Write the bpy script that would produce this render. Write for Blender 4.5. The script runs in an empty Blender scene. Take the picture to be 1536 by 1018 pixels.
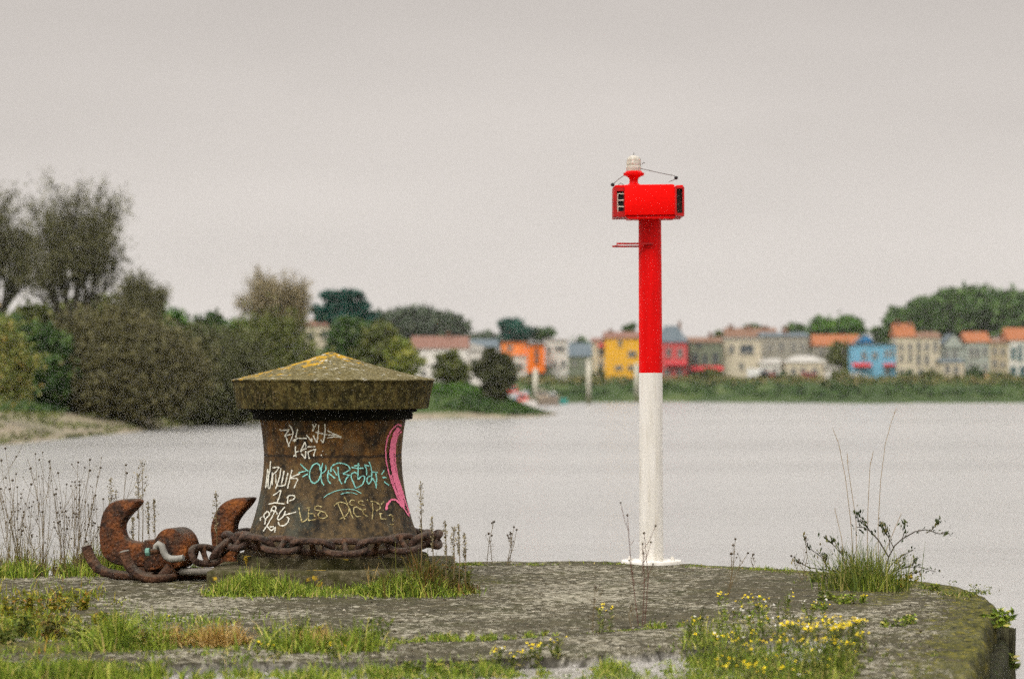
import bpy, math, random
import numpy as np
from mathutils import Vector, Matrix, noise
random.seed(7); rng = np.random.default_rng(7)
scn = bpy.context.scene
col = scn.collection

# ------------------------------------------------------------------ camera
F = 100.0/36.0*1536.0
HZ = 565.0
TILT = math.atan((HZ-509.0)/F)
EYE = 1.5
cd = bpy.data.cameras.new("camera"); cam = bpy.data.objects.new("camera", cd); col.objects.link(cam)
cam.location = (0, 0, EYE); cam.rotation_euler = (math.radians(90)+TILT, 0, 0)
cd.lens = 100; cd.sensor_width = 36; cd.clip_start = 0.1; cd.clip_end = 5000
cd.dof.use_dof = True; cd.dof.focus_distance = 20.6; cd.dof.aperture_fstop = 2.15
scn.camera = cam

# ------------------------------------------------------------------ world (overcast) and soft sun
SUN_EL, SUN_AZ = math.radians(48), math.radians(-150)   # behind and left of the camera
w = bpy.data.worlds.new("World"); scn.world = w; w.use_nodes = True
nt = w.node_tree; nt.nodes.clear()
out = nt.nodes.new("ShaderNodeOutputWorld"); bg = nt.nodes.new("ShaderNodeBackground")
sky = nt.nodes.new("ShaderNodeTexSky"); sky.sky_type = 'NISHITA'; sky.sun_disc = False
sky.sun_elevation = SUN_EL; sky.sun_rotation = SUN_AZ
tc = nt.nodes.new("ShaderNodeTexCoord"); sp = nt.nodes.new("ShaderNodeSeparateXYZ")
nt.links.new(tc.outputs["Generated"], sp.inputs[0])
rp = nt.nodes.new("ShaderNodeValToRGB")
for i, (p, c) in enumerate([(0.0, (.36, .33, .31)), (0.49, (.62, .585, .545)), (0.5, (.706, .657, .622)), (0.522, (.680, .630, .594)), (0.545, (.606, .558, .522)), (0.57, (.545, .500, .466)), (0.66, (.80, .76, .72)), (1.0, (1.80, 1.75, 1.70))]):
    e = rp.color_ramp.elements[i] if i < 2 else rp.color_ramp.elements.new(p)
    e.position = p; e.color = (c[0], c[1], c[2], 1)
mp = nt.nodes.new("ShaderNodeMath"); mp.operation = 'MULTIPLY_ADD'; mp.inputs[1].default_value = .5; mp.inputs[2].default_value = .5
nt.links.new(sp.outputs["Z"], mp.inputs[0]); nt.links.new(mp.outputs[0], rp.inputs[0])
# faint cloud structure
cm = nt.nodes.new("ShaderNodeMapping"); cm.inputs["Scale"].default_value = (2.2, 2.2, 9)
cn = nt.nodes.new("ShaderNodeTexNoise"); cn.inputs["Scale"].default_value = 1.6; cn.inputs["Detail"].default_value = 3
nt.links.new(tc.outputs["Generated"], cm.inputs[0]); nt.links.new(cm.outputs[0], cn.inputs["Vector"])
mr = nt.nodes.new("ShaderNodeMapRange"); mr.inputs["From Min"].default_value = .3; mr.inputs["From Max"].default_value = .7; mr.inputs["To Min"].default_value = 9.1; mr.inputs["To Max"].default_value = 10.7
nt.links.new(cn.outputs["Fac"], mr.inputs["Value"])
vm = nt.nodes.new("ShaderNodeVectorMath"); vm.operation = 'SCALE'
nt.links.new(rp.outputs[0], vm.inputs[0]); nt.links.new(mr.outputs[0], vm.inputs["Scale"])
mx = nt.nodes.new("ShaderNodeMix"); mx.data_type = 'RGBA'; mx.inputs["Factor"].default_value = .975
nt.links.new(sky.outputs[0], mx.inputs["A"]); nt.links.new(vm.outputs[0], mx.inputs["B"])
nt.links.new(mx.outputs["Result"], bg.inputs["Color"]); bg.inputs["Strength"].default_value = 0.1
nt.links.new(bg.outputs[0], out.inputs[0])
sd = bpy.data.lights.new("sun", 'SUN'); sd.energy = 2.0; sd.angle = math.radians(25); sd.color = (1, .96, .9)
so = bpy.data.objects.new("sun", sd); col.objects.link(so)
so.rotation_euler = Vector((math.sin(SUN_AZ)*math.cos(SUN_EL), math.cos(SUN_AZ)*math.cos(SUN_EL), math.sin(SUN_EL))).to_track_quat('Z', 'Y').to_euler()
so.location = (-5, -5, 20)
scn.view_settings.view_transform = 'Standard'; scn.view_settings.look = 'None'
scn.view_settings.exposure = 0.10; scn.view_settings.gamma = 1.0
scn.render.engine = 'CYCLES'
scn.cycles.use_denoising = False
scn.cycles.use_adaptive_sampling = True; scn.cycles.adaptive_threshold = .08; scn.cycles.adaptive_min_samples = 16
scn.cycles.sample_clamp_direct = 1.6; scn.cycles.sample_clamp_indirect = 1.2; scn.cycles.max_bounces = 5; scn.cycles.transparent_max_bounces = 8

# ------------------------------------------------------------------ helpers
def W(px, py, D):
    """point of the world seen at photo pixel (px, py), D metres in front of the lens"""
    u = (px-768.0)/F; v = (509.0-py)/F
    y = math.cos(TILT)-v*math.sin(TILT); z = math.sin(TILT)+v*math.cos(TILT)
    return Vector((u/y*D, D, EYE+z/y*D))
def G(px, py, z=0.0):
    """where that pixel meets the level z"""
    p = W(px, py, 1.0); s = (z-EYE)/(p.z-EYE)
    return Vector((p.x*s, s, z))

def tag(o, label=None, cat=None, group=None, kind=None):
    if label: o["label"] = label
    if cat: o["category"] = cat
    if group: o["group"] = group
    if kind: o["kind"] = kind
    return o
def thing(name, loc, label, cat, group=None):
    o = bpy.data.objects.new(name, None); col.objects.link(o); o.location = loc; o.empty_display_size = .1
    return tag(o, label, cat, group)
def org(o):
    v = Vector((0, 0, 0))
    while o is not None: v = v+Vector(o.location); o = o.parent
    return v

class MB:
    def __init__(s): s.v = []; s.f = []; s.n = 0
    def add(s, vs, fs):
        b = s.n
        s.v.extend([tuple(x) for x in vs]); s.f.extend([tuple(i+b for i in f) for f in fs]); s.n += len(vs)
        return s
    def box(s, c, d, M=None):
        hx, hy, hz = d[0]/2, d[1]/2, d[2]/2
        vs = [Vector((x*hx, y*hy, z*hz)) for x in (-1, 1) for y in (-1, 1) for z in (-1, 1)]
        if M is not None: vs = [M @ q for q in vs]
        c = Vector(c)
        return s.add([c+q for q in vs], [(0, 1, 3, 2), (4, 6, 7, 5), (0, 4, 5, 1), (2, 3, 7, 6), (0, 2, 6, 4), (1, 5, 7, 3)])
    def lathe(s, prof, c, seg=48):
        c = Vector(c); vs = []; fs = []
        for r, h in prof:
            for k in range(seg):
                a = 2*math.pi*k/seg; vs.append(c+Vector((r*math.cos(a), r*math.sin(a), h)))
        for i in range(len(prof)-1):
            for k in range(seg):
                k2 = (k+1) % seg
                fs.append((i*seg+k, i*seg+k2, (i+1)*seg+k2, (i+1)*seg+k))
        fs.append(tuple(reversed(range(seg)))); fs.append(tuple(range((len(prof)-1)*seg, len(prof)*seg)))
        return s.add(vs, fs)
    def tube(s, pts, rad, seg=8, sx=1.0, sy=1.0, up=None, cap=True):
        pts = [Vector(p) for p in pts]; n = len(pts)
        if not hasattr(rad, '__len__'): rad = [rad]*n
        vs = []; fs = []
        ref = up or Vector((0.13, 1, 0.07)).normalized()
        for i in range(n):
            t = (pts[min(i+1, n-1)]-pts[max(i-1, 0)])
            t = t.normalized() if t.length > 1e-9 else Vector((0, 0, 1))
            a = ref-t*ref.dot(t)
            if a.length < 1e-3: a = Vector((1, 0, 0))-t*t.x
            a.normalize(); b = t.cross(a)
            for k in range(seg):
                an = 2*math.pi*k/seg
                vs.append(pts[i]+(a*math.cos(an)*sx+b*math.sin(an)*sy)*rad[i])
        for i in range(n-1):
            for k in range(seg):
                k2 = (k+1) % seg
                fs.append((i*seg+k, i*seg+k2, (i+1)*seg+k2, (i+1)*seg+k))
        if cap: fs.append(tuple(reversed(range(seg)))); fs.append(tuple(range((n-1)*seg, n*seg)))
        return s.add(vs, fs)
    def ball(s, c, r, seg=8, rings=5, sc=(1, 1, 1)):
        prof = [(max(1e-4, r*math.sin(math.pi*i/rings)), -r*math.cos(math.pi*i/rings)) for i in range(rings+1)]
        vs = []; fs = []; c = Vector(c)
        for rr, h in prof:
            for k in range(seg):
                a = 2*math.pi*k/seg; vs.append(c+Vector((rr*math.cos(a)*sc[0], rr*math.sin(a)*sc[1], h*sc[2])))
        for i in range(rings):
            for k in range(seg):
                k2 = (k+1) % seg; fs.append((i*seg+k, i*seg+k2, (i+1)*seg+k2, (i+1)*seg+k))
        return s.add(vs, fs)
    def prism(s, outline, y0, y1, T, rnd=0.0):
        """outline in local (x,z) extruded along y with rounded rims; T maps local->world"""
        o = [Vector((a, 0, b)) for a, b in outline]; n = len(o)
        area = sum(o[i].x*o[(i+1) % n].z-o[(i+1) % n].x*o[i].z for i in range(n))
        if area < 0: o.reverse()
        nor = []
        for i in range(n):
            d1 = (o[i]-o[i-1]).normalized(); d2 = (o[(i+1) % n]-o[i]).normalized()
            q = Vector((d1.z+d2.z, 0, -(d1.x+d2.x)))
            nor.append(q.normalized() if q.length > 1e-6 else Vector((d1.z, 0, -d1.x)))
        lay = [(y0, rnd), (y0+rnd*.3, rnd*.4), (y0+rnd, 0), (y1-rnd, 0), (y1-rnd*.3, rnd*.4), (y1, rnd)] if rnd > 0 else [(y0, 0), (y1, 0)]
        vs = []; fs = []
        for y, ins in lay:
            for i in range(n):
                q = o[i]-nor[i]*ins; q.y = y; vs.append(T @ q)
        for j in range(len(lay)-1):
            for i in range(n):
                i2 = (i+1) % n; fs.append((j*n+i, j*n+i2, (j+1)*n+i2, (j+1)*n+i))
        fs.append(tuple(reversed(range(n)))); fs.append(tuple(range((len(lay)-1)*n, len(lay)*n)))
        return s.add(vs, fs)
    def build(s, name, mat, parent=None, smooth=False, at=None, auto=None):
        me = bpy.data.meshes.new(name)
        b = org(parent) if parent is not None else Vector(at or (0, 0, 0))
        V = np.array(s.v, dtype=np.float64).reshape(-1, 3)-np.array(b)
        me.from_pydata(V.tolist(), [], s.f)
        me.materials.append(mat)
        if smooth: me.polygons.foreach_set("use_smooth", [True]*len(me.polygons))
        if auto is not None:
            me.polygons.foreach_set("use_smooth", [True]*len(me.polygons))
            try: me.set_sharp_from_angle(angle=math.radians(auto))
            except Exception: pass
        me.update()
        o = bpy.data.objects.new(name, me); col.objects.link(o)
        if parent is not None: o.parent = parent
        else: o.location = b
        return o

def npmesh(name, V, Fq, mat, parent=None, at=None, smooth=False):
    """V (n,3); Fq (m,k) faces, all k-gons"""
    me = bpy.data.meshes.new(name)
    b = np.array(org(parent)) if parent is not None else np.array(at if at is not None else (0, 0, 0), float)
    V = V-b
    me.vertices.add(len(V)); me.vertices.foreach_set("co", V.astype(np.float32).ravel())
    k = Fq.shape[1]; m = len(Fq)
    me.loops.add(m*k); me.loops.foreach_set("vertex_index", Fq.astype(np.int32).ravel())
    me.polygons.add(m); me.polygons.foreach_set("loop_start", np.arange(0, m*k, k, dtype=np.int32))
    me.polygons.foreach_set("loop_total", np.full(m, k, np.int32))
    if smooth: me.polygons.foreach_set("use_smooth", [True]*m)
    me.materials.append(mat); me.update(calc_edges=True); me.validate()
    o = bpy.data.objects.new(name, me); col.objects.link(o)
    if parent is not None: o.parent = parent
    else: o.location = b
    return o

# ------------------------------------------------------------------ materials
class NT:
    def __init__(s, name, rough=.8, spec=.3):
        s.m = bpy.data.materials.new(name); s.m.use_nodes = True; s.t = s.m.node_tree
        s.b = s.t.nodes["Principled BSDF"]; s.b.inputs["Roughness"].default_value = rough
        s.b.inputs["Specular IOR Level"].default_value = spec
        s.c = s.t.nodes.new("ShaderNodeTexCoord")
    def L(s, a, b): s.t.links.new(a, b)
    def _set(s, inp, v):
        if hasattr(v, "is_linked") or hasattr(v, "links"): s.L(v, inp)
        else: inp.default_value = v if not isinstance(v, tuple) or len(v) == 4 else (v[0], v[1], v[2], 1)
    def vec(s, sc=(1, 1, 1), kind="Object", loc=(0, 0, 0)):
        n = s.t.nodes.new("ShaderNodeMapping"); n.inputs["Scale"].default_value = sc; n.inputs["Location"].default_value = loc
        s.L(s.c.outputs[kind], n.inputs[0]); return n.outputs[0]
    def noise(s, scale, detail=4, sc=(1, 1, 1), rough=.55, dist=0, loc=(0, 0, 0)):
        n = s.t.nodes.new("ShaderNodeTexNoise"); n.inputs["Scale"].default_value = scale; n.inputs["Detail"].default_value = detail
        n.inputs["Roughness"].default_value = rough; n.inputs["Distortion"].default_value = dist
        s.L(s.vec(sc, loc=loc), n.inputs["Vector"]); return n.outputs["Fac"]
    def voro(s, scale, sc=(1, 1, 1), out="Distance", feat='F1'):
        n = s.t.nodes.new("ShaderNodeTexVoronoi"); n.inputs["Scale"].default_value = scale; n.feature = feat
        s.L(s.vec(sc), n.inputs["Vector"]); return n.outputs[out]
    def ramp(s, fac, stops):
        n = s.t.nodes.new("ShaderNodeValToRGB"); els = n.color_ramp.elements
        for i, (p, c) in enumerate(stops):
            e = els[i] if i < 2 else els.new(p)
            e.position = p; e.color = (c, c, c, 1) if not isinstance(c, tuple) else (c[0], c[1], c[2], 1)
        s.L(fac, n.inputs[0]); return n.outputs[0]
    def mix(s, fac, a, b, mode='MIX'):
        n = s.t.nodes.new("ShaderNodeMix"); n.data_type = 'RGBA'; n.blend_type = mode
        s._set(n.inputs["Factor"], fac); s._set(n.inputs["A"], a); s._set(n.inputs["B"], b); return n.outputs["Result"]
    def math(s, op, a, b=0.0):
        n = s.t.nodes.new("ShaderNodeMath"); n.operation = op; s._set(n.inputs[0], a); s._set(n.inputs[1], b); return n.outputs[0]
    def attr(s, name):
        n = s.t.nodes.new("ShaderNodeAttribute"); n.attribute_name = name; return n.outputs["Fac"]
    def island(s):
        return s.t.nodes.new("ShaderNodeNewGeometry").outputs["Random Per Island"]
    def normz(s):
        g = s.t.nodes.new("ShaderNodeNewGeometry"); p = s.t.nodes.new("ShaderNodeSeparateXYZ"); s.L(g.outputs["True Normal"], p.inputs[0]); return p.outputs["Z"]
    def objz(s):
        p = s.t.nodes.new("ShaderNodeSeparateXYZ"); s.L(s.c.outputs["Object"], p.inputs[0]); return p.outputs["Z"]
    def color(s, c): s._set(s.b.inputs["Base Color"], c); return s
    def rough(s, r): s._set(s.b.inputs["Roughness"], r); return s
    def bump(s, h, dist=.01, strength=1.0):
        n = s.t.nodes.new("ShaderNodeBump"); n.inputs["Distance"].default_value = dist; n.inputs["Strength"].default_value = strength
        s.L(h, n.inputs["Height"]); s.L(n.outputs[0], s.b.inputs["Normal"]); return s
def leafmat(name, stops, trans=.0, rough=.7):
    n = NT(name, rough, .15); n.color(n.ramp(n.island(), stops))
    return n.m
def plain(name, c, rough=.7, var=.18, scale=3.0, spec=.3, bump=0):
    n = NT(name, rough, spec); f = n.noise(scale, 5)
    n.color(n.ramp(f, [(.25, tuple(x*(1-var) for x in c)), (.75, tuple(min(1, x*(1+var)) for x in c))]))
    if bump: n.bump(f, bump)
    return n.m

# deck concrete
n = NT("weathered_concrete", .92, .2)
base = n.ramp(n.noise(5, 9, rough=.7), [(.3, (.014, .012, .006)), (.5, (.050, .043, .022)), (.72, (.12, .10, .055))])
fine = n.noise(38, 5, rough=.75)
base = n.mix(n.ramp(fine, [(.45, 0.0), (.64, .45)]), base, (.16, .14, .09))
base = n.mix(n.ramp(n.noise(2.2, 5, loc=(9, 2, 0), rough=.65), [(.48, 0.0), (.66, .55)]), base, (.050, .052, .014))
fl = n.noise(14, 5, rough=.66, dist=.9)
big = n.noise(.7, 3, loc=(3, 1, 0))
flk = n.ramp(n.math('ADD', fl, n.math('MULTIPLY', n.math('SUBTRACT', big, .5), .45)), [(.53, 0.0), (.57, 1.0)])
pale = n.ramp(n.noise(22, 4), [(.35, (.17, .15, .10)), (.65, (.56, .52, .41))])
base = n.mix(n.math('MULTIPLY', flk, .72), base, pale)
base = n.mix(n.ramp(n.noise(16, 5, rough=.7, loc=(7, 0, 0)), [(.56, 0.0), (.66, .8)]), base, (.028, .024, .014))
mossc = n.ramp(n.noise(17, 8, rough=.8), [(.38, (.008, .008, .003)), (.48, (.048, .050, .008)), (.58, (.15, .135, .014)), (.70, (.33, .25, .03))])
mfac = n.ramp(n.math('ADD', n.attr("moss"), n.math('MULTIPLY', n.math('SUBTRACT', n.noise(7, 8, rough=.78), .5), 3.6)), [(.48, 0.0), (.62, .85)])
base = n.mix(mfac, base, mossc)
grv = n.ramp(n.noise(60, 3, rough=.8), [(.35, (.13, .12, .105)), (.5, (.33, .31, .28)), (.66, (.60, .57, .53))])
grv = n.mix(n.ramp(n.noise(3.0, 5), [(.5, 0.0), (.68, .6)]), grv, (.09, .085, .04))
base = n.mix(n.attr("gravel"), base, grv)
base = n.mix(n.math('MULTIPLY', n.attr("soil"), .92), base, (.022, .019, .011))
n.color(base)
n.bump(n.math('ADD', n.math('MULTIPLY', fl, .7), n.math('MULTIPLY', fine, .5)), .02, .9)
M_DECK = n.m

n = NT("quay_wall_stone", .9, .2)
st = n.noise(9, 7, sc=(3, 3, .45), rough=.8)
n.color(n.mix(n.ramp(n.noise(9, 7, rough=.75), [(.47, 0.0), (.58, .85)]), n.ramp(st, [(.36, (.006, .006, .003)), (.5, (.035, .032, .012)), (.64, (.13, .125, .05))]), (.045, .060, .008)))
n.bump(st, .05); M_WALL = n.m

n = NT("fender_timber", .9, .2)
st = n.noise(9, 6, sc=(4, 4, .3), rough=.7)
n.color(n.ramp(st, [(.35, (.02, .018, .01)), (.55, (.09, .085, .045)), (.7, (.22, .22, .12))])); n.bump(st, .015); M_TIMBER = n.m

# bollard body
n = NT("rusted_cast_iron", .8, .3)
stv = n.noise(7, 7, sc=(1.4, 1.4, .75), rough=.66)
fin = n.noise(30, 5, rough=.75)
c1 = n.ramp(stv, [(.36, (.010, .007, .004)), (.46, (.045, .024, .009)), (.56, (.13, .058, .013)), (.70, (.26, .12, .022))])
c2 = n.ramp(stv, [(.36, (.012, .010, .007)), (.5, (.055, .040, .022)), (.68, (.15, .10, .045))])
hz = n.ramp(n.objz(), [(.0, 1.0), (.28, 1.0), (.82, .85), (.93, 0.0)])
cc = n.mix(hz, c1, c2)
cc = n.mix(n.ramp(fin, [(.48, 0.0), (.68, .6)]), cc, (.20, .12, .035))
cc = n.mix(n.ramp(n.noise(3.2, 5, loc=(5, 2, 3)), [(.56, 0.0), (.68, .65)]), cc, (.055, .068, .055))
cc = n.mix(n.ramp(n.noise(8, 5, loc=(1, 9, 3), rough=.7), [(.62, 0.0), (.74, .7)]), cc, (.012, .010, .007))
seam = n.ramp(n.math('ABSOLUTE', n.math('SUBTRACT', n.math('ADD', n.objz(), n.math('MULTIPLY', n.math('SUBTRACT', n.noise(9, 3), .5), .03)), .925)), [(.004, 1.0), (.014, 0.0)])
cc = n.mix(n.math('MULTIPLY', seam, .8), cc, (.012, .008, .005))
topb = n.ramp(n.math('ADD', n.objz(), n.math('MULTIPLY', n.noise(8, 4), .06)), [(1.15/1.3, 0.0), (1.21/1.3, .0), (1.0, .0)])
n.color(cc); n.rough(n.ramp(fin, [(.3, .95), (.7, .6)])); n.bump(n.math('ADD', fin, n.math('MULTIPLY', stv, 1.5)), .008); M_IRON = n.m

n = NT("blackened_iron", .9, .15)
f = n.noise(14, 7, rough=.75)
n.color(n.ramp(f, [(.3, (.003, .003, .002)), (.6, (.010, .009, .005)), (.70, (.04, .03, .012)), (.8, (.16, .14, .08))])); n.bump(f, .01); M_COLLAR = n.m

n = NT("lichen_capstone", .93, .15)
f = n.noise(42, 6, rough=.85); g = n.noise(6, 6, rough=.6)
top = n.ramp(f, [(.38, (.030, .025, .010)), (.48, (.13, .108, .045)), (.57, (.28, .24, .125)), (.68, (.48, .43, .29))])
top = n.mix(n.ramp(g, [(.35, .5), (.6, 0.0)]), top, (.13, .10, .025))
p = n.t.nodes.new("ShaderNodeSeparateXYZ"); n.L(n.c.outputs["Object"], p.inputs[0])
zf = n.ramp(n.math('SUBTRACT', p.outputs["Z"], .8), [(.69, 0.0), (.88, .25)])
lz = n.math('ADD', n.math('ADD', n.noise(10, 6, rough=.7, dist=.5), zf), n.math('MULTIPLY', p.outputs["X"], -.26))
top = n.mix(n.ramp(lz, [(.69, 0.0), (.73, .9)]), top, n.ramp(n.noise(20, 4), [(.3, (.42, .22, .01)), (.7, (.62, .38, .03))]))
top = n.mix(n.ramp(n.math('ADD', n.noise(17, 4, loc=(4, 4, 4), rough=.6), n.math('MULTIPLY', zf, .3)), [(.64, 0.0), (.67, .9)]), top, (.58, .56, .47))
sv = n.noise(9, 7, sc=(1.5, 1.5, .42), rough=.72)
rim = n.ramp(sv, [(.33, (.008, .008, .004)), (.45, (.034, .028, .009)), (.58, (.090, .066, .020)), (.72, (.17, .125, .042))])
rim = n.mix(n.ramp(n.noise(22, 6, rough=.85), [(.50, 0.0), (.60, .85)]), rim, (.19, .16, .055))
rim = n.mix(n.ramp(n.noise(33, 5, rough=.8, loc=(2, 1, 7)), [(.52, 0.0), (.62, .75)]), rim, (.012, .011, .005))
rim = n.mix(n.ramp(n.noise(60, 3, rough=.8), [(.64, 0.0), (.7, .9)]), rim, (.35, .31, .19))
n.color(n.mix(n.ramp(n.normz(), [(.15, 0.0), (.3, 1.0)]), rim, top)); n.bump(n.math('ADD', f, n.math('MULTIPLY', sv, .4)), .014); M_CAP = n.m

n = NT("mossy_plinth_concrete", .93, .15)
f = n.noise(18, 7, rough=.75)
cc = n.ramp(f, [(.3, (.030, .026, .012)), (.5, (.10, .085, .045)), (.7, (.24, .21, .14))])
cc = n.mix(n.ramp(n.noise(5, 5), [(.45, 0.0), (.6, .7)]), cc, (.045, .045, .010))
cc = n.mix(n.ramp(n.noise(7, 5, loc=(2, 2, 2)), [(.66, 0.0), (.69, .95)]), cc, (.55, .36, .03))
n.color(cc); n.bump(f, .02); M_PLINTH = n.m

def rust(name, stops, bump=.006):
    n = NT(name, .78, .35)
    f = n.noise(6, 7, rough=.68); g = n.noise(40, 5, rough=.75)
    c = n.ramp(f, stops)
    c = n.mix(n.ramp(g, [(.5, 0.0), (.72, .45)]), c, (.26, .115, .035))
    c = n.mix(n.ramp(n.noise(11, 5, loc=(3, 3, 1)), [(.54, 0.0), (.66, .85)]), c, (.016, .010, .008))
    c = n.mix(n.math('MULTIPLY', n.ramp(n.normz(), [(.35, 0.0), (.8, 1.0)]), n.ramp(n.noise(14, 4), [(.3, .3), (.7, .8)])), c, (.075, .068, .050))
    n.color(c); n.rough(n.ramp(g, [(.3, .95), (.7, .6)])); n.bump(n.math('ADD', n.math('ADD', g, f), n.voro(38)), bump*2); return n.m
M_RUST = rust("orange_rust_iron", [(.36, (.012, .008, .006)), (.45, (.06, .023, .010)), (.54, (.15, .044, .010)), (.70, (.33, .105, .018))])
M_RUSTD = rust("dark_rust_iron", [(.3, (.020, .011, .009)), (.5, (.075, .032, .016)), (.75, (.17, .075, .035))])
M_CHAIN = rust("chain_iron", [(.3, (.028, .017, .014)), (.5, (.075, .040, .028)), (.75, (.15, .082, .052))])
M_GALV = plain("grey_galvanised_steel", (.26, .25, .22), .5, .35, 12, bump=.003)
M_GREEN = plain("pale_green_painted_bolt", (.14, .30, .24), .5, .3, 20)
M_PIPE = plain("old_grey_bar", (.20, .18, .15), .7, .4, 9, bump=.003)

n = NT("red_paint", .42, .12)
g = n.noise(3, 4, sc=(6, 6, .6))
n.color(n.mix(n.ramp(n.noise(8, 5, sc=(3, 3, .3), loc=(1, 3, 0)), [(.58, 0.0), (.72, .5)]), n.ramp(g, [(.3, (.62, .001, .001)), (.7, (.84, .002, .002))]), (.40, .004, .003))); n.rough(n.ramp(n.noise(30, 3), [(.3, .5), (.7, .35)])); M_RED = n.m
n = NT("red_paint_fluorescent_panel", .6, .08)
n.color(n.ramp(n.noise(4, 5), [(.3, (.90, .002, .001)), (.7, (.97, .005, .003))])); M_REDP = n.m
n = NT("dark_red_paint", .5, .3)
n.color(n.ramp(n.noise(9, 5), [(.3, (.33, .006, .006)), (.7, (.52, .010, .010))])); M_REDD = n.m
n = NT("white_paint", .45, .4)
g = n.noise(4, 6, sc=(5, 5, .5), rough=.7)
wc = n.ramp(g, [(.3, (.68, .645, .58)), (.7, (.82, .79, .745))])
wc = n.mix(n.math('MULTIPLY', n.ramp(n.objz(), [(0.0, 1.0), (.35, .12), (.9, 0.0)]), n.ramp(n.noise(14, 6, sc=(1, 1, .4), rough=.75), [(.48, 0.0), (.68, .45)])), wc, (.30, .27, .17))
wc = n.mix(n.ramp(n.noise(9, 5, sc=(3, 3, .25), loc=(3, 3, 0)), [(.60, 0.0), (.72, .45)]), wc, (.45, .38, .28))
n.color(wc); M_WHITE = n.m
M_OPEN = plain("dark_opening", (.015, .015, .015), .5)
M_BROWNP = plain("brown_tinted_panel", (.10, .08, .05), .3)
M_WFRAME = plain("cream_frame_paint", (.75, .70, .58), .5)
M_WIRE = plain("thin_dark_wire", (.10, .09, .08), .5)
M_BLACK = plain("black_rubber", (.015, .015, .015), .6)
n = NT("clear_ribbed_lens", .15, .5); n.b.inputs["Transmission Weight"].default_value = .35; n.b.inputs["IOR"].default_value = 1.3
n.color(n.ramp(n.noise(30, 3), [(.4, (.62, .56, .46)), (.65, (.80, .76, .68))])); M_LENS = n.m
M_LENSIN = plain("lamp_inner", (.35, .27, .16), .4)

# ------------------------------------------------------------------ sea of water, banks
n = NT("silty_river_water", .22, .5)
rip = n.noise(.55, 5, sc=(.30, 1, 1), rough=.65, dist=.4); rip2 = n.noise(.05, 4, sc=(.25, 1, 1)); rip3 = n.noise(3.2, 3, sc=(.45, 1, 1))
n.color(n.ramp(n.noise(.03, 5, sc=(.3, 1, 1), rough=.6), [(.35, (.27, .262, .25)), (.65, (.34, .33, .315))]))
n.rough(n.ramp(rip2, [(.38, .26), (.62, .21)]))
n.bump(n.math('ADD', n.math('ADD', n.math('MULTIPLY', rip, 1.0), n.math('MULTIPLY', rip2, .7)), n.math('MULTIPLY', rip3, .45)), .5, .8)
M_WATER = n.m
mb = MB(); mb.add([(-1195, -55, -3), (1195, -55, -3), (1195, 1335, -3), (-1195, 1335, -3)], [(0, 1, 2, 3)])
tag(mb.build("water", M_WATER), kind="structure")

n = NT("river_mud", .75, .3)
f = n.noise(.25, 7, sc=(.5, 1, 1), rough=.65)
n.color(n.ramp(f, [(.3, (.15, .12, .08)), (.5, (.30, .25, .175)), (.62, (.16, .15, .08)), (.8, (.40, .34, .26))])); n.bump(f, .3); M_MUD = n.m
n = NT("bank_grass_ground", .95, .1)
f = n.noise(.12, 7, sc=(.35, 1, 1), rough=.7)
n.color(n.ramp(f, [(.3, (.020, .035, .014)), (.5, (.045, .075, .020)), (.65, (.085, .115, .035)), (.8, (.17, .14, .08))])); n.bump(f, .4); M_BANK = n.m

def loft(name, cols, mat):
    """cols: list of columns, each a list of world points (same length)"""
    nr = len(cols[0]); V = [tuple(p) for c in cols for p in c]; Fc = []
    for i in range(len(cols)-1):
        for j in range(nr-1):
            Fc.append((i*nr+j, (i+1)*nr+j, (i+1)*nr+j+1, i*nr+j+1))
    mb = MB(); mb.add(V, Fc); return tag(mb.build(name, mat, smooth=True), kind="structure")
def interp(pts, x):
    if x <= pts[0][0]: return pts[0][1]
    for (a, b), (c, d) in zip(pts, pts[1:]):
        if x <= c: return b+(d-b)*(x-a)/(c-a)
    return pts[-1][1]
LW = [(-900, 720), (-300, 692), (0, 668), (130, 655), (270, 640), (360, 634), (500, 630), (640, 628), (760, 627), (800, 626), (835, 621.5)]
cols = []; cols2 = []
for px in list(range(-900, 700, 40))+list(range(700, 836, 9)):
    y = interp(LW, px)+noise.noise((px*.02, 3, 0))*2
    D = 4.5*F/(y-HZ)
    k = max(.02, min(1, (832-px)/130.0)) if px > 700 else 1.0
    wob = noise.noise((px*.013, 0, 0))*.35
    mudtop = interp([(-300, 40), (0, 36), (150, 22), (300, 8), (500, 4), (835, 2)], px)
    zt = -3+interp([(-300, 1.9), (0, 1.8), (200, 1.2), (350, .7), (835, .55)], px)*max(k, .5)
    u = (px-768)/F
    def P(d, z): return Vector((u*(D+d), D+d, z))
    cols.append([P(-4, -3.6), P(0, -3.05), P(mudtop*.5*k, -3+(zt+3)*(.55+wob)), P(mudtop*k+1, zt), P(mudtop*k+2.5, zt-.6)])
    zg = -3+3.2*k+wob*.5
    cols2.append([P(mudtop*k+.6, zt-.25), P(mudtop*k+6*k+1, zt*.35+zg*.65), P(mudtop*k+16*k+2, zg), P(mudtop*k+80*k+3, zg+.6*k), P(mudtop*k+90*k+4, zg+.5*k-3.5*(1-k))])
loft("mudflat", cols, M_MUD); loft("river_bank", cols2, M_BANK)
RW = [(700, 606), (800, 605.5), (838, 604), (900, 603), (1000, 602), (1100, 603), (1300, 605), (1400, 604), (1536, 604), (1900, 606), (2800, 612)]
cols = []
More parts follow.
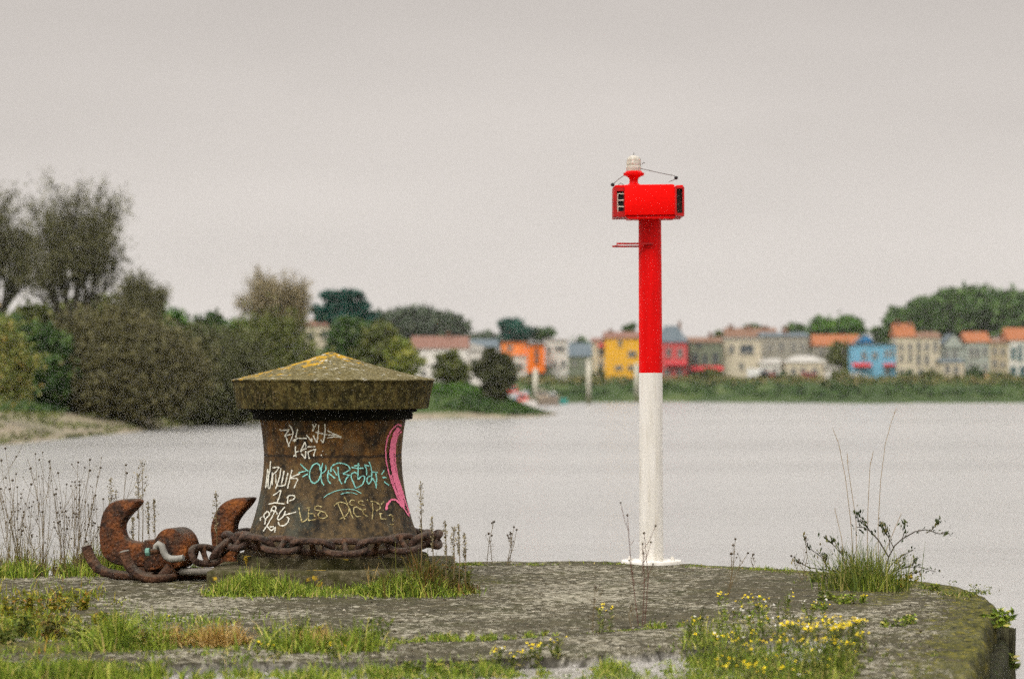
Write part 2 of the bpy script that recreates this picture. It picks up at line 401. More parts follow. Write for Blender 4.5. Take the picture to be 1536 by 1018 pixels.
for px in range(640, 2801, 20):
    y = interp(RW, px)+noise.noise((px*.03, 9, 0))*.8; D = 4.5*F/(y-HZ); u = (px-768)/F
    wob = noise.noise((px*.02, 5, 0))
    def P(d, z): return Vector((u*(D+d), D+d, z))
    cols.append([P(-6, -3.6), P(0, -2.9), P(7, -1.9+wob*.3), P(16, -.9+wob*.4), P(19, -.2+wob*.3), P(30, .75), P(36, 1.0), P(240, 1.2)])
loft("far_river_bank", cols, M_BANK)
# inland ground as one sheet reaching the horizon
mb = MB(); mb.add([(-1190, 360, .05), (-40, 360, .05), (-12, 470, .3), (0, 585, .95), (1190, 585, .95), (1190, 1330, 3), (-1190, 1330, 3)], [(0, 1, 2, 3, 4, 5, 6)])
tag(mb.build("ground", M_BANK), kind="structure")

# ------------------------------------------------------------------ foliage tools
def quads(C, size, aspect=.55, orient=None):
    """one leaf-shaped quad for every centre"""
    m = len(C); a = rng.normal(size=(m, 3)); a /= np.linalg.norm(a, axis=1)[:, None]
    if orient is not None: a = a*.6+orient; a /= np.linalg.norm(a, axis=1)[:, None]
    b = rng.normal(size=(m, 3)); b -= a*(a*b).sum(1)[:, None]; b /= np.linalg.norm(b, axis=1)[:, None]
    s = (np.asarray(size)*rng.uniform(.6, 1.3, m))[:, None]
    V = np.stack([C-a*s, C+b*s*aspect, C+a*s, C-b*s*aspect], 1).reshape(-1, 3)
    return V, np.arange(4*m).reshape(m, 4)
def crown_pts(c, r, nclump, nleaf, rc, fill=.55, flat=0):
    """leaf centres in clumps spread through an ellipsoid"""
    c = np.array(c, float); r = np.array(r, float)
    d = rng.normal(size=(nclump, 3)); d /= np.linalg.norm(d, axis=1)[:, None]
    rad = rng.uniform(fill, 1, nclump)**.6
    cl = c+d*r*rad[:, None]*(1+rng.normal(0, .06, nclump))[:, None]
    if flat: cl[:, 2] = c[2]+(cl[:, 2]-c[2])
    k = rng.uniform(.6, 1.3, (nclump, 1, 1))
    L = cl[:, None, :]+rng.normal(size=(nclump, nleaf, 3))*rc*k*np.array([1, 1, .75])
    return L.reshape(-1, 3), cl
BARK = plain("bark", (.075, .060, .045), .9, .4, 6, bump=.02)
BARKG = plain("grey_olive_bark", (.060, .055, .040), .9, .4, 4)

def tree(name, label, px, cy, rx, ry, D, zb, mat, cat="tree", nclump=70, nleaf=22, leaf=.45, group=None, extra=(), bark=None, rc=None, fill=.45, ps=1.0):
    c = W(px, cy, D); s = D/F; X, Z = rx*s, ry*s
    base = Vector((c.x+random.uniform(-.3, .3), D, zb))
    t = thing(name, base, label, cat, group)
    blobs = [((c.x, c.y, c.z), (X, X*.8, Z))]
    for (ox, oy, ex, ey) in extra:
        q = W(px+ox, cy+oy, D); blobs.append(((q.x, q.y+random.uniform(-1, 1), q.z), (ex*s, ex*s*.8, ey*s)))
    A = []; cls = []
    for (cc, rr) in blobs:
        k = max(8, int(nclump*(rr[0]*rr[2])/(X*Z)))
        L, cl = crown_pts(cc, rr, k, nleaf, rc or (max(rr)*.17), fill); A.append(L); cls.append(cl)
    L = np.concatenate(A); V, Fq = quads(L, leaf)
    npmesh("crown", V, Fq, mat, parent=t)
    mb = MB(); hgt = max(.5, c.z-zb)
    r0 = max(.12, hgt*.035)*ps
    top = Vector((c.x, D, c.z))
    mid = base.lerp(top, .45)+Vector((random.uniform(-.3, .3), 0, 0))
    mb.tube([base-Vector((0, 0, .3)), mid, top, top+Vector((.1, 0, Z*.5))], [r0, r0*.8, r0*.5, r0*.15], 7)
    for cl in cls:
        for q in cl[rng.choice(len(cl), min(7, len(cl)), replace=False)]:
            q = Vector(q); st = mid.lerp(top, random.random()*.7)
            mb.tube([st, st.lerp(q, .5)+Vector((0, 0, -.04*Z)), q], [r0*.35, r0*.22, r0*.06], 5)
    mb.build("trunk", bark or BARK, parent=t, smooth=True)
    return t

def bare_tree(name, label, px, ybase, ytop, half, D, mat, twigmat, limbs=7, lev=3, spread=1.0, twigs=22, group=None, tl=1.0, forky=.18, tw=.020, drop=0.0, leaves=0, drp=.03):
    b = W(px, ybase, D); H = W(px, ytop, D).z-b.z; Wd = half*D/F
    t = thing(name, b, label, "tree", group)
    mb = MB(); ends = []
    fork = b+Vector((random.uniform(-.2, .2), 0, H*forky))
    r0 = H*.034
    mb.tube([b-Vector((0, 0, .4)), b.lerp(fork, .5)+Vector((.1, 0, 0)), fork], [r0*1.3, r0*1.05, r0], 8)
    def grow(p, d, ln, r, k):
        q = p+d*ln*.5+Vector((random.uniform(-1, 1), random.uniform(-1, 1), random.uniform(0, 1)))*ln*.06
        e = q+(d+Vector((0, 0, .10))).normalized()*ln*.5
        mb.tube([p, q, e], [r, r*.8, r*.55], 5 if k < lev else 4, cap=False)
        if k >= lev: ends.append((q, d, ln)); ends.append((e, d, ln)); return
        m = 4 if k == 0 else 4
        for j in range(m):
            a = Vector((random.uniform(-1, 1), random.uniform(-1, 1), random.uniform(-.55, .8)))
            dd = (d*1.0+a*.62).normalized()
            grow(p.lerp(e, .45+.55*j/(m-1)) if j < m-1 else e, dd, ln*random.uniform(.52, .72), r*.5, k+1)
    for i in range(limbs):
        a = (i+.5)/limbs*2-1
        tgt = Vector((a*Wd*spread*random.uniform(.85, 1.15), random.uniform(-.5, .5)*Wd*.5, H*(1-forky)*(1-.42*a*a)*random.uniform(.8, 1.0)))
        d = tgt.normalized(); d = (d+Vector((0, 0, .12))).normalized()
        grow(fork+Vector((a*.2, 0, random.uniform(-.1, .06)*H)), d, tgt.length*.46, r0*random.uniform(.35, .6), 0)
    mb.build("trunk", mat, parent=t, smooth=True)
    # twig sprays: long thin slivers
    P = np.array([list(e[0]) for e in ends]); Dn = np.array([list(e[1]) for e in ends])
    P = np.repeat(P, twigs, 0); Dn = np.repeat(Dn, twigs, 0); m = len(P)
    a = Dn*.9+rng.normal(size=(m, 3))*.42+np.array([0, 0, .15-drop]); a /= np.linalg.norm(a, axis=1)[:, None]
    ln = (H*.075*tl*rng.uniform(.4, 1.2, m))[:, None]
    P = P+rng.normal(size=(m, 3))*H*.018
    sd_ = np.cross(a, rng.normal(size=(m, 3))); sd_ /= np.linalg.norm(sd_, axis=1)[:, None]
    wv = tw*D/250*rng.uniform(.6, 1.6, m)[:, None]
    V = np.stack([P-sd_*wv, P+sd_*wv, P+a*ln+sd_*wv*.3, P+a*ln-sd_*wv*.3], 1).reshape(-1, 3)
    if leaves:
        E0 = np.array([list(e[0]) for e in ends if e[0].z > b.z+H*.46]); E0 = np.repeat(E0, leaves, 0)
        g_ = rng.normal(size=(len(E0), 3)); C = E0+g_*H*.030; C[:, 2] -= np.abs(rng.normal(0, 1, len(E0)))*H*drp
        V2, F2 = quads(C, .17*D/250, .42, orient=np.tile(np.array([0, 0, -.9]), (len(C), 1))); V = np.concatenate([V, V2])
    npmesh("crown", V, np.arange(len(V)).reshape(-1, 4), twigmat, parent=t)
    return t

LM_BRN = leafmat("olive_brown_bush_foliage", [(0, (.062, .060, .026)), (.5, (.112, .104, .042)), (1, (.175, .158, .068))])
LM_TWIG = leafmat("olive_green_twigs_and_leaves", [(0, (.064, .064, .028)), (.6, (.118, .116, .050)), (1, (.185, .176, .080))])
LM_TWIGP = leafmat("pale_straw_twigs", [(0, (0.168, 0.141, 0.073)), (.6, (0.291, 0.237, 0.129)), (1, (0.401, 0.334, 0.198))])
LM_DKG = leafmat("dark_green_leaves", [(0, (.026, .056, .020)), (.6, (.054, .104, .028)), (1, (.10, .155, .036))])
LM_GRN = leafmat("mid_green_leaves", [(0, (0.034, 0.089, 0.017)), (.6, (0.071, 0.166, 0.022)), (1, (0.133, 0.234, 0.031))])
LM_OLV = leafmat("olive_leaves", [(0, (0.054, 0.071, 0.019)), (.6, (0.105, 0.125, 0.030)), (1, (0.167, 0.174, 0.045))])
LM_YEL = leafmat("yellow_green_leaves", [(0, (.10, .135, .022)), (.6, (.19, .225, .04)), (1, (.33, .31, .06))])
LM_TEAL = leafmat("blue_green_needles", [(0, (0.005, 0.048, 0.038)), (.6, (0.012, 0.087, 0.064)), (1, (0.038, 0.126, 0.085))])
LM_HAZ = leafmat("greyed_far_leaves", [(0, (.055, .080, .052)), (.6, (.095, .125, .078)), (1, (.14, .165, .10))])
LM_POP = leafmat("grove_leaves", [(0, (0.046, 0.090, 0.031)), (.6, (0.083, 0.151, 0.040)), (1, (0.127, 0.202, 0.053))])

LM_BRN2 = leafmat("grey_olive_bush_foliage", [(0, (.054, .060, .026)), (.5, (.098, .106, .042)), (1, (.150, .156, .064))])
LM_WILP = leafmat("pale_willow_leaves", [(0, (.09, .12, .03)), (.6, (.21, .24, .06)), (.9, (.34, .32, .09)), (1, (.42, .28, .07))])
LM_WIL = leafmat("willow_leaves", [(0, (0.066, 0.086, 0.014)), (.6, (0.157, 0.171, 0.024)), (.9, (0.299, 0.245, 0.028)), (1, (0.425, 0.235, 0.018))])
# left bank: tall bare trees
GT = "trees on the left river bank"
bare_tree("bare_tree", "tall thinly leaved grey green tree with heavy limbs above the widest olive bush", 112, 565, 262, 98, 262, BARKG, LM_TWIG, limbs=9, lev=3, twigs=3, group=GT, tl=.45, forky=.2, leaves=9, spread=.98)
bare_tree("bare_tree", "tall thinly leaved grey green tree cut by the left edge of the photo", -14, 565, 250, 92, 268, BARKG, LM_TWIG, limbs=8, lev=3, twigs=3, group=GT, tl=.45, forky=.22, leaves=9, spread=1.0)
bare_tree("bare_tree", "smaller drooping thin-leaved tree beside the two tallest trees", 208, 565, 384, 50, 258, BARKG, LM_TWIG, limbs=6, lev=3, twigs=3, group=GT, forky=.30, spread=.9, tl=.8, drop=.7, leaves=7, drp=.06)
bare_tree("bare_tree", "pale feathery bare tree standing left behind the bollard cap", 412, 575, 392, 62, 300, BARKG, LM_TWIGP, limbs=9, lev=3, twigs=4, group=GT, forky=.26, spread=1.0, tl=1.0, tw=.016, drop=-.4, leaves=4, drp=.04)
tree("bush", "wide olive brown bush hanging over the mud, second from the left", 165, 566, 98, 54, 240, -1.6, LM_BRN, "bush", 420, 60, .24, "olive bushes along the left bank", extra=[(-35, -50, 38, 30), (12, -58, 32, 24), (48, -40, 36, 30), (85, -8, 40, 40), (-80, 20, 40, 42), (-70, -18, 34, 34)], rc=1.15, fill=.5)
tree("bush", "grey olive bush between the widest bush and the bollard", 290, 578, 78, 50, 262, -1.8, LM_BRN2, "bush", 380, 60, .24, "olive bushes along the left bank", extra=[(-30, -40, 34, 26), (14, -46, 30, 24), (50, -30, 34, 30), (50, 8, 44, 42), (-50, -10, 40, 36)], rc=1.15, fill=.5)
tree("bush", "olive brown bush partly hidden by the left side of the bollard cap", 405, 548, 58, 64, 285, -1.6, LM_OLV, "bush", 260, 44, .28, "olive bushes along the left bank", extra=[(-35, 25, 40, 45)], rc=1.2)
tree("willow", "yellow green drooping willow at the left edge of the photo", -8, 548, 26, 50, 205, -1.1, LM_WILP, "tree", 90, 40, .18, GT, extra=[(24, -18, 18, 22), (30, 28, 14, 22), (6, -50, 20, 22), (44, -6, 12, 16)], rc=.5, fill=.3)
tree("broadleaf_tree", "dark green tree behind the yellow willow on the left", 58, 566, 50, 50, 236, -1.4, LM_DKG, "tree", 130, 40, .32, GT, extra=[(-50, -50, 40, 40), (10, -44, 40, 34), (-20, 10, 40, 34), (-40, -14, 34, 30)])
tree("broadleaf_tree", "green tree rising between the two tall bare trees and the small bare tree", 135, 492, 70, 42, 285, -.5, LM_OLV, "tree", 100, 30, .45, GT, extra=[(70, 5, 40, 36), (-80, 4, 50, 40)])
tree("broadleaf_tree", "bright green tree just right of the small drooping bare tree", 252, 508, 32, 46, 300, -.5, LM_GRN, "tree", 70, 28, .45, GT)
tree("broadleaf_tree", "dark rounded tree above the brown bushes, left of the feathery tree", 318, 505, 30, 32, 310, -.5, LM_DKG, "tree", 60, 28, .45, GT)
tree("broadleaf_tree", "green tree with a yellowish top beside the dark rounded tree", 352, 508, 34, 34, 315, -.5, LM_GRN, "tree", 60, 28, .45, GT, extra=[(30, 10, 30, 32)])
tree("broadleaf_tree", "dark green tree behind the bollard, below the cedar", 528, 528, 36, 48, 330, -.4, LM_DKG, "tree", 90, 30, .5, GT, extra=[(-8, -20, 26, 28)])
tree("broadleaf_tree", "olive tree behind the bollard between dark green and yellow green trees", 572, 528, 34, 44, 326, -.4, LM_OLV, "tree", 80, 30, .5, GT)
tree("broadleaf_tree", "small yellow green tree just right of the bollard peak", 606, 540, 22, 32, 318, -.6, LM_YEL, "tree", 60, 26, .36, GT, extra=[(-12, -10, 14, 20)], fill=.2)
tree("broadleaf_tree", "grey green tree in front of the white house right of the bollard", 676, 553, 24, 28, 335, -.6, LM_OLV, "tree", 45, 22, .4, GT)
tree("broadleaf_tree", "dark olive round tree on the point in front of the orange building", 742, 562, 22, 26, 318, -.8, leafmat("dark_olive_leaves", [(0, (.030, .036, .014)), (.6, (.066, .075, .028)), (1, (.12, .12, .05))]), "tree", 70, 26, .28, GT, extra=[(-16, -8, 16, 18), (12, -16, 18, 16), (-4, -28, 14, 12), (20, 4, 13, 16), (0, 26, 22, 16)], fill=.3)
# cedar of flat tiers
c0 = W(505, 560, 420)
t = thing("cedar_tree", c0, "dark blue green cedar with flat tiers above the bollard cap", "tree", GT)
L = []
for (x, y, rx, ry) in [(496, 444, 16, 7), (526, 441, 20, 8), (486, 466, 20, 8), (512, 460, 24, 10), (538, 458, 16, 10), (500, 480, 30, 9), (530, 477, 26, 12), (548, 480, 16, 20)]:
    q = W(x, y, 420); s = 420/F; L.append(crown_pts(q, (rx*s, rx*s, ry*s*.7), 22, 40, .28, .2)[0])
V, Fq = quads(np.concatenate(L), .42); npmesh("crown", V, Fq, LM_TEAL, parent=t)
mb = MB(); mb.tube([c0, W(506, 500, 420), W(510, 440, 420)], [.6, .45, .15], 7)
for x, y in [(496, 444), (526, 441), (486, 466), (538, 458), (500, 480)]: mb.tube([W(507, y+10, 420), W(x, y, 420)], [.2, .08], 5)
mb.build("trunk", BARK, parent=t, smooth=True)

# distant trees behind the town
GF = "trees behind the waterside houses"
for i, (px, cy, rx, ry, lab) in enumerate([(580, 490, 26, 24, "grey green distant tree, first of the far row right of the cedar"), (612, 486, 26, 24, "grey green distant tree, second of the far row right of the cedar"), (645, 488, 26, 24, "grey green distant tree, third of the far row right of the cedar"), (674, 492, 22, 22, "grey green distant tree, last and lowest of the far row right of the cedar")]):
    tree("distant_tree", lab, px, cy, rx, ry, 760+i*6, 1.5, LM_HAZ, "tree", 60, 26, .9, GF, extra=[(12, -2, 16, 18)])
tree("conifer", "dark blue green umbrella-topped pine above the orange building", 768, 488, 16, 9, 680, 1.2, LM_TEAL, "tree", 40, 28, .6, GF, extra=[(8, 14, 20, 12), (-12, -4, 8, 6)])
tree("conifer", "low dark tree crown just right of the umbrella-topped pine", 810, 500, 18, 8, 690, 1.2, LM_DKG, "tree", 36, 28, .6, GF, extra=[(-25, 4, 14, 6)])
tree("distant_tree", "dark shrubby tree between the white and the yellow houses", 872, 535, 16, 26, 640, 1.2, LM_DKG, "tree", 40, 26, .6, GF, extra=[(12, 18, 10, 16)])
tree("distant_tree", "faint dark tree behind the orange building roofline", 724, 512, 30, 10, 700, 1.2, LM_HAZ, "tree", 40, 24, .7, GF)
tree("distant_tree", "small dark tree poking over the yellow house roof", 944, 494, 9, 10, 660, 1.2, LM_DKG, "tree", 24, 24, .5, GF)
tree("distant_tree", "round dark tree above the grey building", 1190, 496, 15, 10, 680, 1.2, LM_POP, "tree", 30, 26, .6, GF)
tree("distant_tree", "low dark tree behind the cream house chimneys", 1130, 496, 16, 7, 690, 1.2, LM_DKG, "tree", 26, 24, .6, GF)
tree("distant_tree", "left half of the clipped flat-topped tree pair behind the orange roof", 1236, 492, 22, 15, 700, 1.2, LM_GRN, "tree", 60, 28, .7, GF)
tree("distant_tree", "right half of the clipped flat-topped tree pair behind the orange roof", 1272, 491, 24, 14, 704, 1.2, LM_GRN, "tree", 60, 28, .7, GF)
tree("distant_tree", "dark olive tree left of the blue house", 1266, 536, 22, 22, 592, 1.0, LM_OLV, "tree", 60, 28, .45, GF, extra=[(-6, 12, 18, 14)])
tree("distant_tree", "small dark tree between the blue house and the grove", 1318, 502, 14, 12, 690, 1.2, LM_DKG, "tree", 24, 24, .5, GF)
gpos = [(1352, 484, 22, 22, "lowest tree, at the left end of the grove"), (1385, 472, 26, 28, "second tree from the left in the grove"), (1418, 466, 26, 30, "third tree from the left in the grove"), (1450, 462, 26, 30, "tree in the middle of the grove, left of its centre gap"), (1482, 462, 26, 30, "tree in the grove above the second orange roof"), (1514, 463, 26, 28, "tree in the grove just inside the right frame edge"), (1548, 464, 28, 28, "tree in the grove cut by the right frame edge")]
for px, cy, rx, ry, lab in gpos:
    tree("poplar_tree", "green "+lab+" behind the houses", px, cy, rx, ry, 720+random.uniform(-8, 8), 1.2, LM_POP, "tree", 90, 26, .85, "grove of tall trees behind the right-hand houses", extra=[(0, 22, 24, 20)])
for px, cy, rx, ry, lab in [(1108, 552, 7, 12, "small dark garden tree against the cream house wall"), (1157, 554, 9, 12, "dark conical garden bush left of the low white building"), (1238, 557, 9, 8, "dark clipped bush before the low white building"), (1340, 562, 12, 7, "dark low bush at the foot of the blue house")]:
    tree("garden_tree", lab, px, cy, rx, ry, 578, 1.0, LM_DKG, "bush", 22, 22, .35, GF)

for px, cy, rx, ry, D_, mt, lab in [(898, 562, 10, 9, 556, LM_OLV, "olive bush at the foot of the pale pink house"), (968, 560, 14, 12, 556, LM_DKG, "dark bush right of the yellow house, half behind the post"), (1062, 562, 16, 8, 556, LM_OLV, "low olive hedge bush under the long red awning"), (1176, 566, 12, 8, 556, LM_DKG, "dark bush between two low white houses"), (1262, 562, 16, 9, 556, LM_OLV, "olive hedge bush below the dark olive tree"), (1362, 566, 14, 8, 556, LM_DKG, "dark hedge bush below the tall cream row"), (1400, 565, 16, 8, 556, LM_OLV, "olive hedge bush below the grey roofed cream house"), (1462, 563, 13, 11, 556, LM_DKG, "dark bush left of the tan car"), (1500, 566, 18, 8, 556, LM_OLV, "low hedge bush below the beige house"), (1212, 512, 12, 16, 620, LM_DKG, "dark tree between the grey building and the wide orange roof"), (1080, 506, 9, 10, 640, LM_OLV, "small olive tree over the green grey house roof")]:
    tree("garden_tree", lab, px, cy, rx, ry, D_, 1.0, mt, "bush", 24, 24, .35, "bushes along the far promenade")

# bank ground cover (uncountable)
def cover(name, label, n_, fpx, dmin, dmax, zf, size, mat):
    C = []
    for _ in range(n_):
        px = random.uniform(*fpx); d = random.uniform(0, 1)
        r = zf(px, d)
        if r is None: continue
        D, z = r; C.append(((px-768)/F*D, D, z))
    C = np.array(C); V, Fq = quads(C, size, .6)
    return tag(npmesh(name, V, Fq, mat), label, "ground cover", kind="stuff")
def zfar(px, d, lim=.55):
    if d > lim and random.random() < .8: return None
    D = 4.5*F/(interp(RW, px)-HZ); dd = 6+30*d
    z = interp([(0, -2.9), (7, -1.9), (16, -.9), (19, -.2), (30, .75), (36, 1.0)], dd)
    if noise.noise((px*.03, d*4, 1)) < -.12: return None
    return D+dd, z+random.uniform(0, .55)*(1.4 if d > .5 else .8)
LM_TAN = leafmat("pale_olive_bank_grass", [(0, (0.078, 0.085, 0.021)), (.6, (0.158, 0.144, 0.042)), (1, (0.294, 0.227, 0.104))])
cover("bank_scrub", "dark green scrub covering the far river bank below the houses", 15000, (780, 1700), 0, 0, zfar, .42, LM_DKG)
cover("bank_grass", "lighter olive and tan grass on the upper part of the far river bank", 9000, (780, 1700), 0, 0, lambda p, d: zfar(p, .45+d*.55, 2), .35, LM_TAN)
def zleft(px, d):
    D = 4.5*F/(interp(LW, px)-HZ); k = max(.05, min(1, (832-px)/130.0)); mt = interp([(-300, 40), (0, 36), (150, 22), (300, 8), (500, 4), (835, 2)], px)
    dd = mt*k+2+d*16*k
    zz = -3+(.6+2.7*d**.6)*k
    if px < 330: zz = -1.5+d*1.2
    return D+dd, zz+random.uniform(0, .5)*k
cover("point_scrub", "low dark green scrub along the near left bank and its point", 14000, (-60, 826), 0, 0, zleft, .28, LM_DKG)
cover("point_grass", "brighter grass on the left bank point", 5000, (560, 800), 0, 0, lambda p, d: zleft(p, .4+d*.6), .24, LM_GRN)

def zmud(px, d):
    D = 4.5*F/(interp(LW, px)-HZ); mt = interp([(-300, 40), (0, 36), (150, 22), (300, 8), (500, 4), (835, 2)], px)
    if noise.noise((px*.012, d*5, 4)) < .02: return None
    zt = -3+interp([(-300, 1.9), (0, 1.8), (200, 1.2), (350, .7), (835, .55)], px)
    return D+mt*d, -3+(zt+3)*min(1, (d*1.15))+random.uniform(0, .12)
cover("mud_weeds", "low weeds and dark stones scattered over the mudflat at left", 5200, (-60, 420), 0, 0, zmud, .17, LM_OLV)

# ------------------------------------------------------------------ houses
def wallm(name, c, var=.12): return plain(name, c, .85, var, .6)
HM = dict(cream=wallm("cream_render", (.58, .51, .38)), white=wallm("white_render", (.66, .63, .57)), yellow=wallm("yellow_render", (.80, .42, .03), .08), orange=wallm("orange_render", (.86, .18, .01), .06), orangel=wallm("light_orange_render", (.84, .25, .06), .08),
    pink=wallm("red_pink_render", (.55, .085, .085)), greyg=wallm("grey_green_render", (.17, .19, .13)), grey=wallm("grey_render", (.30, .28, .23)), blue=wallm("sky_blue_render", (.16, .40, .56), .06), blued=wallm("deep_blue_render", (.03, .20, .42), .06),
    greenp=wallm("pale_grey_green_render", (.36, .39, .34)), beige=wallm("beige_render", (.44, .37, .25)), mauve=wallm("mauve_render", (.45, .30, .30)), teal=wallm("teal_shutter", (.05, .17, .18)))
RM = dict(slate=plain("blue_grey_slate", (.10, .13, .15), .7, .25, 2), tile=plain("orange_clay_tile", (.33, .115, .045), .85, .25, 2), brown=plain("brown_tile", (.20, .11, .07), .85, .3, 2), redb=plain("reddish_brown_tile", (.21, .105, .075), .85, .25, 2), pale=plain("pale_roof_sheet", (.42, .40, .36), .7, .1, 2))
M_GLASS = plain("dark_window_glass", (.05, .065, .075), .15, .2, 1, spec=.5)
M_FRM = plain("pale_window_frame", (.34, .32, .28), .6)
M_FRD = plain("dark_window_frame", (.10, .11, .10), .6)
M_AWN = plain("red_awning_cloth", (.50, .04, .05), .8); M_DOOR = plain("brown_door", (.10, .055, .03), .7)
GH = "houses along the far waterside"
def house(name, label, x0, x1, ye, yb, D, wall, roof, wins=(), depth=9, frame=None, chims=(), awn=(), doors=(), group=GH):
    a = W(x0, ye, D); b = W(x1, yb, D); s = D/F
    zb = b.z-1.2
    t = thing(name, Vector(((a.x+b.x)/2, D, b.z)), label, "house", group)
    wdt = b.x-a.x; hgt = a.z-zb
    mb = MB(); mb.box(((a.x+b.x)/2, D+depth/2, zb+hgt/2), (wdt, depth, hgt))
    # string course and plinth
    mb.box(((a.x+b.x)/2, D-.03, zb+hgt-.15), (wdt+.1, .12, .18))
    wl = mb.build("wall", HM[wall], parent=t)
    kind, yt, rm = roof
    zt = W(x0, yt, D).z; mr_ = MB(); cx = (a.x+b.x)/2; o = .3
    if kind == 'gable':      # ridge parallel to the river
        vs = [(a.x-o, D-o, a.z), (b.x+o, D-o, a.z), (b.x+o, D+depth+o, a.z), (a.x-o, D+depth+o, a.z), (a.x-o, D+depth/2, zt), (b.x+o, D+depth/2, zt)]
        mr_.add(vs, [(0, 1, 5, 4), (2, 3, 4, 5), (0, 4, 3), (1, 2, 5), (0, 3, 2, 1)])
    elif kind == 'front':    # gable end to the river
        vs = [(a.x-o, D-o, a.z), (cx, D-o, zt), (b.x+o, D-o, a.z), (a.x-o, D+depth, a.z), (cx, D+depth, zt), (b.x+o, D+depth, a.z)]
        mr_.add(vs, [(0, 1, 4, 3), (1, 2, 5, 4), (3, 4, 5), (0, 3, 5, 2)])
        mg = MB(); mg.add([(a.x, D-.02, a.z), (b.x, D-.02, a.z), (cx, D-.02, zt-.25), (a.x, D+.3, a.z), (b.x, D+.3, a.z), (cx, D+.3, zt-.25)], [(0, 1, 2), (3, 5, 4), (0, 3, 4, 1), (1, 4, 5, 2), (2, 5, 3, 0)])
        for v_i, v_ in enumerate(mg.v): mg.v[v_i] = (v_[0], v_[1]-o-.02, v_[2])
        mg.build("gable", HM[wall], parent=t)
    elif kind == 'hip':
        k = min(wdt*.3, 3)
        vs = [(a.x-o, D-o, a.z), (b.x+o, D-o, a.z), (b.x+o, D+depth+o, a.z), (a.x-o, D+depth+o, a.z), (a.x+k, D+depth*.4, zt), (b.x-k, D+depth*.4, zt), (b.x-k, D+depth*.6, zt), (a.x+k, D+depth*.6, zt)]
        mr_.add(vs, [(0, 1, 5, 4), (1, 2, 6, 5), (2, 3, 7, 6), (3, 0, 4, 7), (4, 5, 6, 7), (0, 3, 2, 1)])
    elif kind == 'flat':
        mr_.box((cx, D+depth/2, (a.z+zt)/2), (wdt+.5, depth+.5, max(.25, zt-a.z)))
    elif kind == 'mono':
        vs = [(a.x-o, D-o, a.z), (b.x+o, D-o, a.z), (b.x+o, D+depth, a.z), (a.x-o, D+depth, a.z), (a.x-o, D-o, zt), (a.x-o, D+depth, zt)]
        mr_.add(vs, [(0, 1, 4), (4, 1, 2, 5), (3, 5, 2), (0, 4, 5, 3), (0, 3, 2, 1)])
    rf = mr_.build("roof", RM[rm], parent=t)
    for cxp, cyt, cw, cy0 in chims:
        q = W(cxp, cyt, D); q0 = W(cxp, cy0, D); m = MB()
        m.box((q.x, D+depth*.4, (q.z+q0.z)/2-.3), (cw*s, .6, q.z-q0.z+.6)); m.box((q.x, D+depth*.4, q.z+.06), (cw*s+.2, .8, .14))
        m.build("chimney", RM['brown'], parent=rf)
    fm = frame or M_FRM
    for (wx, wy, ww, wh) in wins:
        wy += random.uniform(-1, 1); wh *= random.uniform(.7, 1.15); ww *= random.uniform(.8, 1.25)
        if len(wins) > 4 and random.random() < .14: continue
        q = W(wx, wy, D); X, Z = ww*s/2, wh*s/2; m = MB(); f_ = .14
        for sx in (-1, 1): m.box((q.x+sx*(X+f_/2), D-.06, q.z), (f_, .14, Z*2+f_*2))
        for sz in (-1, 1): m.box((q.x, D-.06, q.z+sz*(Z+f_/2)), (X*2, .14, f_))
        m.box((q.x, D-.055, q.z), (.07, .09, Z*2))
        m.box((q.x, D-.10, q.z-Z-f_-.05), (X*2+.5, .3, .1))
        fo = m.build("window", fm, parent=t)
        MB().box((q.x, D-.02, q.z), (X*2, .05, Z*2)).build("pane", M_GLASS, parent=fo)
    for (x0_, x1_, y_, h_) in awn:
        p = W(x0_, y_, D); q = W(x1_, y_, D); m = MB(); hh = h_*s
        m.add([(p.x, D-.04, p.z+hh/2), (q.x, D-.04, p.z+hh/2), (q.x, D-1.5, p.z-hh*.3), (p.x, D-1.5, p.z-hh*.3), (p.x, D-.04, p.z+hh/2-.08), (q.x, D-.04, p.z+hh/2-.08), (q.x, D-1.5, p.z-hh*.5), (p.x, D-1.5, p.z-hh*.5)],
              [(0, 1, 2, 3), (4, 7, 6, 5), (3, 2, 6, 7), (0, 3, 7, 4), (1, 5, 6, 2)])
        m.build("awning", M_AWN, parent=t)
    for (dx, dy, dw, dh, dm) in doors:
        q = W(dx, dy, D); MB().box((q.x, D-.04, q.z), (dw*s, .1, dh*s)).build("door", dm, parent=t)
    return t
def wg(xs, ys, w_, h_): return [(x, y, w_, h_) for y in ys for x in xs]
house("town_house", "pale cream tall house behind trees, left of the bollard peak", 453, 500, 488, 575, 430, 'cream', ('hip', 478, 'redb'), wg([466, 486], [502, 525], 5, 9))
house("town_house", "white house with reddish brown roof right of the bollard cap", 618, 700, 522, 575, 420, 'white', ('gable', 503, 'redb'), wg([635, 660, 686], [540], 5, 9)+[(635, 560, 5, 9)], depth=12, chims=[(672, 498, 4, 508)])
house("town_house", "white house with mauve upper wall behind the round olive tree", 703, 752, 527, 578, 450, 'white', ('mono', 512, 'pale'), wg([712, 728], [542], 5, 7))
house("town_house", "mauve house with grey roof far behind the white houses", 690, 745, 522, 560, 520, 'mauve', ('gable', 508, 'slate'), wg([700, 715], [532], 4, 6))
house("town_house", "light orange flat building with white ground floor, left half of the orange pair", 752, 790, 514, 534, 545, 'orangel', ('flat', 512, 'tile'), [(765, 522, 5, 6)], depth=8)
house("town_house", "white plain lower house under the light orange building", 770, 791, 534, 574, 543, 'white', ('flat', 532.5, 'pale'), [(780, 550, 5, 8)], depth=5)
